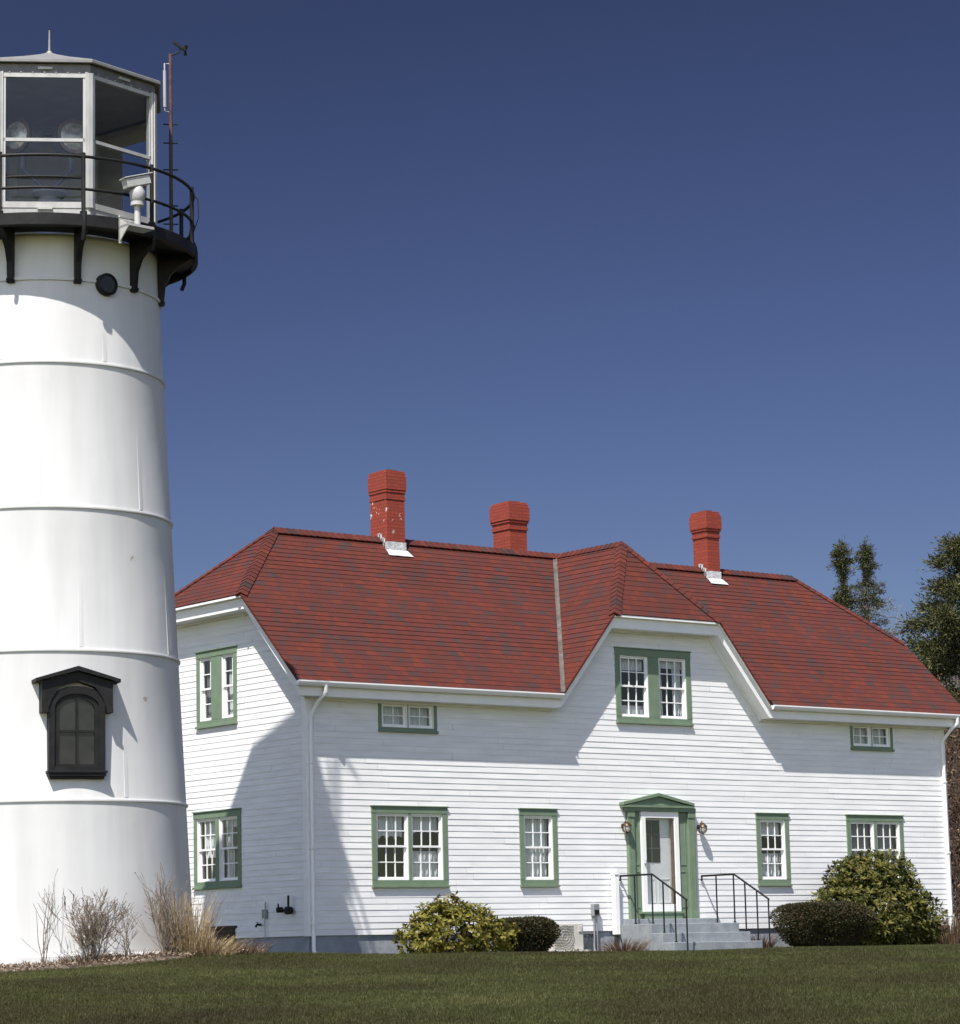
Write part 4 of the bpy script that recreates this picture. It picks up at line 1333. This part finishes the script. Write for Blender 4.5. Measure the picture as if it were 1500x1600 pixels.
# ------------------------------------------------------------------ vegetation
rng = np.random.default_rng(11)
def unit(v):
    return v / np.maximum(np.linalg.norm(v, axis=-1, keepdims=True), 1e-9)
def leaves(pos, direction, length, width, nrm=None, fold=.25):
    """pointed folded leaves: 4 verts each in two triangles sharing the midrib"""
    n = len(pos)
    d = unit(direction)
    if nrm is None:
        nrm = rng.normal(size=(n, 3))
    s = unit(np.cross(d, nrm)); nn = np.cross(s, d)
    L = np.broadcast_to(np.asarray(length).reshape(-1, 1), (n, 1)); Wd = np.broadcast_to(np.asarray(width).reshape(-1, 1), (n, 1))
    a = pos; b = pos + d * L
    m = pos + d * L * .55
    l = m + s * Wd * .5 + nn * Wd * fold; r = m - s * Wd * .5 + nn * Wd * fold
    v = np.stack([a, r, b, l], 1).reshape(-1, 3)
    i = np.arange(n)[:, None] * 4
    f = np.concatenate([i + np.array([[0, 1, 2]]), i + np.array([[0, 2, 3]])], 1).reshape(-1, 3)
    return v, f

def twigs(base, n_stems, h, spread, depth=3, r0=.012, rnd=None, kids=3, up=.75):
    mb = MB()
    tips = []
    def grow(p, d, L, r, lev):
        pts = [p]; rs = [r]
        q = p.copy(); dd = d.copy()
        k = 4
        for i in range(k):
            dd = (dd + Vector((rnd.gauss(0, .13), rnd.gauss(0, .13), rnd.gauss(.03, .1)))).normalized()
            q = q + dd * (L / k)
            pts.append(q.copy()); rs.append(max(.0034, r * (1 - .6 * (i + 1) / k)))
        mb.tube(pts, rs, 4, cap=False)
        tips.append((pts[-1], dd))
        if lev > 0:
            for j in range(kids):
                i = rnd.randint(1, k)
                nd = (dd * up + Vector((rnd.gauss(0, .42), rnd.gauss(0, .42), rnd.gauss(.22, .2)))).normalized()
                grow(pts[i], nd, L * rnd.uniform(.42, .68), rs[i] * .7, lev - 1)
    for s in range(n_stems):
        an = rnd.uniform(0, 2 * PI); t = rnd.uniform(.05, 1)
        d = Vector((math.cos(an) * spread * t, math.sin(an) * spread * t, 1)).normalized()
        b = Vector(base) + Vector((math.cos(an) * .08 * t, math.sin(an) * .08 * t, -.03))
        grow(b, d, h * rnd.uniform(.55, .85), r0 * rnd.uniform(.7, 1.1), depth)
    return mb, tips

def blob_points(n, ells):
    """points on and just inside a union of ellipsoids, with outward normals"""
    P = []; Nn = []
    w = np.array([e[1][0] * e[1][1] + e[1][1] * e[1][2] + e[1][0] * e[1][2] for e in ells]); w = w / w.sum()
    ks = rng.choice(len(ells), size=n * 3, p=w)
    d = unit(rng.normal(size=(n * 3, 3)))
    c = np.array([e[0] for e in ells])[ks]; r = np.array([e[1] for e in ells])[ks]
    s = np.where(rng.random((n * 3, 1)) < .3, rng.uniform(.5, .8, (n * 3, 1)), 1 - .28 * rng.random((n * 3, 1)) ** 1.6)
    p = c + d * r * s
    nn = unit(d / r)
    keep = np.ones(len(p), bool)
    for j, e in enumerate(ells):
        q = (p - np.array(e[0])) / np.array(e[1])
        keep &= ~((np.linalg.norm(q, axis=1) < .5) & (ks != j))
    keep &= p[:, 2] > -.47
    idx = np.where(keep)[0][:n]
    return p[idx], nn[idx]

def broad_bush(name, loc, ells, n, label, cat, mat, leaf=(.12, .045), per=7, group=None, stems=8):
    t = thing(name, (loc[0], loc[1], gz(*loc)), label, cat, group)
    P, nn = blob_points(n, ells)
    pos = np.repeat(P, per, 0) + rng.normal(scale=.012, size=(len(P) * per, 3))
    upv = unit(nn + np.array([0, 0, .45]) + rng.normal(scale=.25, size=nn.shape))
    axis = np.repeat(upv, per, 0)
    rd = unit(rng.normal(size=axis.shape)); rd = unit(rd - axis * (rd * axis).sum(1, keepdims=True))
    dirs = unit(rd + axis * rng.uniform(-.15, .9, size=(len(axis), 1)))
    ln = leaf[0] * rng.uniform(.65, 1.2, len(pos)); wd = leaf[1] * rng.uniform(.75, 1.2, len(pos))
    v, f = leaves(pos, dirs, ln, wd, axis, .12)
    mesh_np('foliage', v, f, M[mat], t)
    mb = MB(); rd_ = random.Random(len(P))
    cz = gz(*loc)
    for e in ells:
        for k in range(max(2, stems // len(ells))):
            c = Vector(e[0]) + Vector((rd_.uniform(-.6, .6) * e[1][0], rd_.uniform(-.6, .6) * e[1][1], rd_.uniform(-.2, .6) * e[1][2]))
            b = Vector((loc[0] + rd_.uniform(-.15, .15), loc[1] + rd_.uniform(-.15, .15), cz - .05))
            m = b.lerp(c, .5) + Vector((rd_.uniform(-.1, .1), rd_.uniform(-.1, .1), -.08))
            mb.tube([b, m, c], [.022, .016, .006], 5)
    mb.build('stem', M['twig'], t, smooth=True)
    return t

def clipped_hedge(loc, size, label, n=9000, group=None):
    t = thing('clipped_hedge', (loc[0], loc[1], gz(*loc)), label, 'hedge', group)
    zb = gz(*loc)
    # a rounded, slightly inward tapering block
    p = rng.uniform(-1, 1, size=(n, 3))
    ar = np.array([size[1] * size[2], size[0] * size[2], size[0] * size[1]]); ar = ar / ar.sum()
    fc = rng.choice(3, size=n, p=ar)
    p[np.arange(n), fc] = np.sign(rng.normal(size=n))
    e6 = (np.abs(p) ** 5).sum(1, keepdims=True) ** .2
    dep = np.where(rng.random((n, 1)) < .35, rng.uniform(.5, .84, (n, 1)), 1 - .17 * rng.random((n, 1)) ** 2)
    p = p / np.maximum(e6, 1e-6) * dep
    zz = (p[:, 2] + 1) / 2
    tap = .72 + .28 * np.minimum(1, zz * 1.8) - .05 * np.maximum(0, zz - .85) / .15
    wob = 1 + .035 * np.sin(p[:, 0] * 5 + 1) + .03 * np.sin(p[:, 1] * 7 + p[:, 2] * 4)
    pos = np.stack([loc[0] + p[:, 0] * size[0] / 2 * tap * wob, loc[1] + p[:, 1] * size[1] / 2 * tap * wob, zb + .05 + zz * (size[2] - .05) * (1 + .02 * np.sin(p[:, 0] * 6)) - .05 * (np.abs(p[:, 0]) ** 4) * zz], 1)
    out = unit(np.stack([p[:, 0] ** 3, p[:, 1] ** 3, p[:, 2] ** 3 + .15], 1) + rng.normal(scale=.55, size=p.shape))
    big = np.where(dep[:, 0] < .85, 1.9, 1.0)
    v, f = leaves(pos, out, .05 * big * rng.uniform(.6, 1.3, n), .022 * big * rng.uniform(.7, 1.3, n))
    mesh_np('foliage', v, f, M['hedge'], t)
    mb = MB(); rd_ = random.Random(3)
    for k in range(14):
        x = loc[0] + rd_.uniform(-.3, .3) * size[0]; y = loc[1] + rd_.uniform(-.3, .3) * size[1]
        mb.tube([(x, y, zb - .05), (x + rd_.uniform(-.1, .1), y, zb + size[2] * .4), (x + rd_.uniform(-.25, .25), y + rd_.uniform(-.1, .1), zb + size[2] * .85)], [.02, .014, .006], 5)
    mb.build('stem', M['twig'], t, smooth=True)

broad_bush('leafy_bush', (2.35, -1.5), [((2.3, -1.5, .02), (.85, .75, .52)), ((1.55, -1.5, -.12), (.55, .55, .36)), ((3.05, -1.5, -.1), (.62, .6, .36)), ((2.2, -1.4, .42), (.42, .4, .28)), ((2.75, -1.45, .18), (.45, .45, .36)), ((1.85, -1.4, .22), (.45, .4, .32))],
           900, 'loose yellow green leafy bush in front of the siding below the left double window', 'bush', 'azalea', (.115, .05), 7)
broad_bush('rhododendron', (13.75, -1.5), [((13.7, -1.4, .35), (1.45, 1.0, .92)), ((13.9, -1.3, 1.05), (.95, .75, .55)), ((14.6, -1.5, .1), (.85, .8, .62)), ((12.75, -1.4, .35), (.75, .7, .62)), ((13.3, -1.5, -.05), (.9, .8, .5)), ((13.2, -1.35, 1.0), (.7, .6, .42))],
           2700, 'large dark green rounded rhododendron bush in front of the right double window', 'bush', 'rhodo', (.14, .05), 7, stems=18)
clipped_hedge((4.2, -1.2), (1.25, .9, .68), 'small dark clipped hedge between the yellow green bush and the air conditioner', 16000, 'clipped hedges along the front wall')
clipped_hedge((11.8, -1.75), (2.2, 1.2, .93), 'broad dark clipped hedge between the entrance steps and the large rhododendron', 36000, 'clipped hedges along the front wall')

def bare_shrub(loc, n_stems, h, spread, label, seed, mat='twig', depth=3, kids=3, r0=.012, buds=0, group='bare shrubs at the foot of the lighthouse'):
    zb = gz(*loc)
    t = thing('bare_shrub', (loc[0], loc[1], zb), label, 'shrub', group)
    mb, tips = twigs((loc[0], loc[1], zb), n_stems, h, spread, depth, r0, random.Random(seed), kids)
    mb.build('branches', M[mat], t)
    if buds:
        P = np.array([tuple(p) for p, d in tips]); D = np.array([tuple(d) for p, d in tips])
        k = rng.choice(len(P), size=min(buds, len(P)), replace=False)
        v, f = leaves(P[k], D[k] + rng.normal(scale=.5, size=(len(k), 3)), .035 * rng.uniform(.6, 1.2, len(k)), .018)
        mesh_np('withered_leaves', v, f, M['dry_leaf'], t)
bare_shrub((-8.72, -5.55), 5, 1.45, .20, 'sparse bare shrub of three tall thin stems at the left of the tower foot', 5, 'twig', 1, 2, .009)
bare_shrub((-8.05, -5.85), 15, .92, .6, 'dense spreading bare shrub in front of the middle of the tower foot', 8, 'twig', 3, 4, .011, 420)
bare_shrub((-7.42, -5.95), 6, .62, .5, 'low thin bare shrub between the spreading shrub and the dry grass', 12, 'twig', 2, 3, .009, 40)
bare_shrub((-6.78, -5.98), 12, 1.12, .5, 'tall fan shaped bare shrub just left of the straw coloured grass', 21, 'twig', 2, 4, .010, 80)

def dry_grass(loc, n, h, spread, label, mat='straw', name='dry_grass', cat='grass clump', lean=.25, group=None, width=.012):
    zb = gz(*loc)
    t = thing(name, (loc[0], loc[1], zb), label, cat, group)
    an = rng.uniform(0, 2 * PI, n); rr = spread * np.sqrt(rng.random(n))
    base = np.stack([loc[0] + rr * np.cos(an), loc[1] + rr * np.sin(an), np.full(n, zb - .02)], 1)
    hh = h * rng.uniform(.35, 1.0, n) ** 1.0
    ld = np.stack([np.cos(an), np.sin(an), np.zeros(n)], 1) * (lean * (.3 + rr / spread))[:, None] + rng.normal(scale=.10, size=(n, 3)) * [1, 1, 0]
    K = 4
    s = unit(rng.normal(size=(n, 3)) * [1, 1, .0])
    rows = []
    for k in range(K + 1):
        q = k / K
        p = base + ld * (hh * q ** 1.7)[:, None] + np.array([0, 0, 1]) * (hh * (q - .22 * q ** 3 * np.linalg.norm(ld, axis=1)))[:, None]
        w = (width * (1 - .75 * q)) * (1 + rng.random(n) * .5)
        rows += [p - s * w[:, None] * .5, p + s * w[:, None] * .5]
    v = np.stack(rows, 1).reshape(-1, 3)
    i = (np.arange(n) * 2 * (K + 1))[:, None]
    f = np.concatenate([i + np.array([[2 * k, 2 * k + 1, 2 * k + 3, 2 * k + 2]]) for k in range(K)], 1).reshape(-1, 4)
    mesh_np('blades', v, f, M[mat], t)
dry_grass((-6.36, -5.83), 520, 1.12, .36, 'tall straw coloured clump of dry ornamental grass right of the tower foot', lean=.18)
dry_grass((-6.12, -6.05), 620, .42, .42, 'low matted straw coloured clump spilling over the lawn edge', lean=.9, width=.014)
dry_grass((-5.4, -5.45), 700, .30, .65, 'low brownish patch of dead stalks below the shaded side wall', 'dry_leaf', 'dead_stalks', 'dry plants', lean=.6)
dry_grass((-8.1, -5.8), 420, .30, .38, 'low brown dead stalks round the base of the dense spreading bare shrub', 'dry_leaf', 'dead_stalks', 'dry plants', lean=.6)
dry_grass((-7.35, -5.9), 420, .26, .40, 'low brown dead stalks round the base of the low thin bare shrub', 'dry_leaf', 'dead_stalks', 'dry plants', lean=.6)
dry_grass((7.0, -.9), 420, .40, .38, 'brown dead stalks between the air conditioner and the entrance steps', 'dry_leaf', 'dead_stalks', 'dry plants', lean=.7)
dry_grass((10.45, -1.2), 300, .42, .28, 'brown dead stalks between the right handrail and the clipped hedge', 'dry_leaf', 'dead_stalks', 'dry plants', lean=.5)
dry_grass((16.1, -1.3), 900, .85, .75, 'tan dry stalks right of the large rhododendron at the house corner', 'dry_leaf', 'dead_stalks', 'dry plants', lean=.35)

# mulch bed round the tower foot
mb = MB()
K = 72; rows = 8
vs = []
for j in range(rows + 1):
    for i in range(K):
        a = 2 * PI * i / K
        rr = 2.2 + (1.05 + .22 * math.sin(3 * a + 1) + .12 * math.sin(7 * a)) * j / rows
        x, y = TX + rr * math.cos(a), TY + rr * math.sin(a)
        vs.append((x, y, gz(x, y) + (.045 if j < rows else -.02) + .02 * math.sin(11 * a + j * 2)))
mb.add(vs, [(j * K + i, j * K + (i + 1) % K, (j + 1) * K + (i + 1) % K, (j + 1) * K + i) for j in range(rows) for i in range(K)])
kind(mb.build('mulch_bed', M['mulch'], smooth=True), 'structure')
n = 16000
an = rng.uniform(0, 2 * PI, n); rr = rng.uniform(2.3, 3.45, n)
P = np.stack([TX + rr * np.cos(an), TY + rr * np.sin(an), np.zeros(n)], 1); P[:, 2] = gz_np(P[:, 0], P[:, 1]) + .045 + .04 * rng.random(n)
v, f = leaves(P, rng.normal(size=(n, 3)) * [1, 1, .5] + [0, 0, .15], .06 * rng.uniform(.5, 1.6, n), .022 * rng.uniform(.6, 1.4, n))
ml = mesh_np('leaf_litter', v, f, M['pale_litter']); kind(ml, 'stuff')
ml['label'] = 'brown dead leaves and stalks littering the bed round the tower foot'; ml['category'] = 'leaf litter'

# dead leaves and soil litter along the foot of the house
n = 7000
P = np.stack([rng.uniform(-.8, W + 1.0, n), -.05 - 1.5 * rng.random(n) ** 2.2, np.zeros(n)], 1); P[:, 2] = gz_np(P[:, 0], P[:, 1]) + .02
v, f = leaves(P, rng.normal(size=(n, 3)) * [1, 1, .5] + [0, 0, .35], .075 * rng.uniform(.4, 1.5, n), .028 * rng.uniform(.6, 1.4, n))
ml = mesh_np('leaf_litter', v, f, M['dry_leaf']); kind(ml, 'stuff')
ml['label'] = 'brown dead leaves lying along the foot of the long front wall'; ml['category'] = 'leaf litter'
# lawn grass
def grass(n):
    t = 24.5 + (64 - 24.5) * rng.random(n) ** 1.25
    s = (rng.random(n) * 2 - 1) * (t * .19 + .6)
    x = CAM.x + F2.x * t + R2.x * s; y = CAM.y + F2.y * t + R2.y * s
    keep = ~((x > -.02) & (x < W + .02) & (y > 0) & (y < 2 * YR))
    keep &= ~((x > 7.55) & (x < 10.08) & (y > -1.75) & (y < .1))
    rr = np.hypot(x - TX, y - TY)
    keep &= rr > 3.12 + .25 * np.sin(3 * np.arctan2(y - TY, x - TX) + 1)
    x, y = x[keep], y[keep]
    n = len(x)
    z = gz_np(x, y) - .004
    h = rng.uniform(.018, .042, n) * (1 + .25 * np.sin(x * 1.7) * np.sin(y * 1.3))
    w = rng.uniform(.005, .0095, n)
    an = rng.uniform(0, 2 * PI, n)
    ca, sa = np.cos(an), np.sin(an)
    le = rng.uniform(.1, .9, n) * h; la = rng.uniform(0, 2 * PI, n)
    base = np.stack([x, y, z], 1)
    sd_ = np.stack([ca * w / 2, sa * w / 2, np.zeros(n)], 1)
    tip = base + np.stack([le * np.cos(la), le * np.sin(la), h], 1)
    v = np.stack([base - sd_, base + sd_, tip], 1).reshape(-1, 3)
    f = np.arange(n * 3).reshape(-1, 3)
    g = mesh_np('lawn_grass', v, f, M['grass'])
    kind(g, 'stuff')
    g['label'] = 'mown olive green lawn grass with paler dry patches in the foreground'; g['category'] = 'grass'
grass(900000)

# trees behind the house
def conifer(loc, h, label, seed, crown_r, base_frac, whorls, dens, dead=0.0, droop=.25, spray=.15, clump=.10, inner=.2, vary=(.55, 1.12)):
    rd = np.random.default_rng(seed)
    zb = gz(*loc)
    t = thing('spruce_tree', (loc[0], loc[1], zb), label, 'tree', 'conifers behind the house')
    mb = MB()
    mb.tube([(loc[0], loc[1], zb - .2), (loc[0] + .05, loc[1], zb + h * .4), (loc[0], loc[1] + .04, zb + h * .8), (loc[0], loc[1], zb + h)], [.22, .16, .07, .012], 9)
    mb.build('trunk', M['spruce_bark'], t, smooth=True)
    P = []; D = []; DP = []; DD = []
    bm = MB()
    for k in range(whorls):
        q = min(max((k + rd.uniform(-.4, .4)) / whorls, 0), .995)
        z = zb + h * (base_frac + (1 - base_frac) * q)
        R0 = crown_r(q)
        nb = rd.integers(4, 8)
        a0 = rd.uniform(0, 2 * PI)
        for b in range(nb):
            if rd.random() < .12: continue
            a = a0 + 2 * PI * b / nb + rd.normal(0, .25)
            L = max(R0 * rd.uniform(*vary), .08)
            ca = np.array([math.cos(a), math.sin(a), 0])
            K = max(3, int(L / .16))
            rise = rd.normal(.05, .12)
            pts = [np.array([loc[0], loc[1], z]) + ca * L * s_ + np.array([0, 0, 1]) * L * (rise * s_ - droop * s_ * s_ * 1.6 + (droop + .1) * s_ ** 3) + rd.normal(0, .03, 3) * s_ for s_ in np.linspace(0, 1, K + 1)]
            bm.tube([tuple(x) for x in pts], list(np.linspace(.028 * min(1, L + .2), .007, K + 1)), 4, cap=False)
            isdead = rd.random() < dead * (1 - q)
            for i in range(1, K + 1):
                if i / K < inner: continue
                m = int(dens * rd.uniform(.3, 1.7) * (.6 + .8 * i / K) * min(1, .12 + R0 / .24))
                off = rd.normal(0, clump, size=(m, 3)) * [1, 1, .75]
                dv = ca * .5 + rd.normal(0, .6, size=(m, 3)) + np.array([0, 0, .1]) + off * 3
                (DP if isdead else P).append(pts[i] + off); (DD if isdead else D).append(dv)
    m = int(dens * 7)
    P.append(np.array([loc[0], loc[1], zb + h]) - np.array([0, 0, 1]) * rd.uniform(-.05, .7, size=(m, 1)) + rd.normal(0, .05, (m, 3))); D.append(rd.normal(0, .5, (m, 3)) + [0, 0, .6])
    bm.build('branches', M['spruce_bark'], t)
    P = np.concatenate(P); D = unit(np.concatenate(D))
    v, f = leaves(P, D, spray * rd.uniform(.5, 1.2, len(P)), spray * .20 * rd.uniform(.7, 1.3, len(P)), None, .15)
    mesh_np('crown', v, f, M['spruce'], t)
    if DP:
        DP = np.concatenate(DP); DD = unit(np.concatenate(DD))
        kk = rd.random(len(DP)) < .55
        v, f = leaves(DP[kk], DD[kk], spray * 1.2 * rd.uniform(.5, 1.2, kk.sum()), spray * .14)
        mesh_np('dead_sprays', v, f, M['lichen'], t)
def r_twin1(q):
    if q > .81: return .25 if q < .94 else .10
    if q > .71: return .05
    return .20 + 1.1 * (.71 - q)
def r_twin2(q):
    if q > .80: return .05 + 1.5 * (1 - q)
    if q > .74: return .10
    return .34 + 2.0 * (.74 - q)
def r_big(q):
    return min(.12 + 7.0 * (1 - q), 1.5 + 1.3 * (1 - q))
conifer((31.80, 16.55), 12.45, 'slim spruce with a dense tufted top, left one of the pair behind the roof', 31, r_twin1, .6, 44, 26, .4, .3, spray=.12, clump=.05, vary=(.3, 1.4))
conifer((32.33, 16.01), 12.45, 'slim pointed spruce with ragged grey lower branches, right one of the pair behind the roof', 32, r_twin2, .6, 40, 24, 1.0, .4, spray=.12, clump=.05, vary=(.3, 1.45))
conifer((26.95, 7.15), 11.15, 'tall broad dark spruce at the right edge behind the house roof', 33, r_big, .12, 30, 170, .10, .16, spray=.16, clump=.15, inner=.42, vary=(.45, 1.2))

def bare_tree(loc, h, label, seed, mat, kids=4, depth=4, r0=.10):
    zb = gz(*loc)
    t = thing('bare_tree', (loc[0], loc[1], zb), label, 'tree', 'leafless trees behind the house')
    rnd = random.Random(seed)
    mb = MB(); tm = MB()
    def grow(p, d, L, r, lev):
        pts = [p]; rs = [r]; q = p.copy(); dd = d.copy(); k = 5
        for i in range(k):
            dd = (dd + Vector((rnd.gauss(0, .09), rnd.gauss(0, .09), rnd.gauss(.05, .06)))).normalized()
            q = q + dd * L / k
            pts.append(q.copy()); rs.append(max(.0065, r * (1 - .55 * (i + 1) / k)))
        (tm if lev == depth else mb).tube(pts, rs, 6 if lev >= depth - 1 else 4, cap=False)
        if lev > 0:
            for j in range(kids):
                i = rnd.randint(2, k)
                nd = (dd * .9 + Vector((rnd.gauss(0, .36), rnd.gauss(0, .36), rnd.gauss(.22, .2)))).normalized()
                grow(pts[i], nd, L * rnd.uniform(.5, .72), rs[i] * .62, lev - 1)
    grow(Vector((loc[0], loc[1], zb - .1)), Vector((0, 0, 1)), h * .50, r0, depth)
    tm.build('trunk', M[mat], t, smooth=True)
    mb.build('branches', M[mat], t)
bare_tree((40.1, 22.0), 11.2, 'pale grey leafless tree between the pair of spruces and the broad spruce', 41, 'pale_twig', 8, 4, .085)
bare_tree((38.2, 23.2), 9.8, 'faint grey leafless tree just behind the left spruce of the pair', 42, 'pale_twig', 5, 4, .12)
bare_tree((37.9, 17.5), 9.6, 'pale grey leafless tree partly hidden by the broad spruce', 43, 'pale_twig', 7, 4, .07)

def thicket(loc, size, h, label, seed, n_stems=60):
    zb = gz(*loc)
    t = thing('brown_thicket', (loc[0], loc[1], zb), label, 'thicket')
    rnd = random.Random(seed)
    mb = MB(); tips = []
    for s in range(n_stems):
        b = (loc[0] + rnd.uniform(-1, 1) * size[0], loc[1] + rnd.uniform(-1, 1) * size[1], zb)
        m, tp_ = twigs(b, 1, h * rnd.uniform(.75, 1.1), .22, 3, .02, rnd, 3)
        mb.add(m.v, m.f); tips += tp_
    mb.build('branches', M['brown_twig'], t)
    P = np.array([tuple(p) for p, d in tips]); P = P[P[:, 2] > zb + .1]
    P = np.repeat(P, 3, 0) + rng.normal(scale=.12, size=(len(P) * 3, 3))
    v, f = leaves(P, rng.normal(size=P.shape), .11 * rng.uniform(.5, 1.2, len(P)), .05)
    mesh_np('withered_leaves', v, f, M['dry_leaf'], t)
thicket((23.8, 4.3), (1.8, 1.5), 4.9, 'tall brown leafless thicket beyond the right corner of the house', 51, 120)
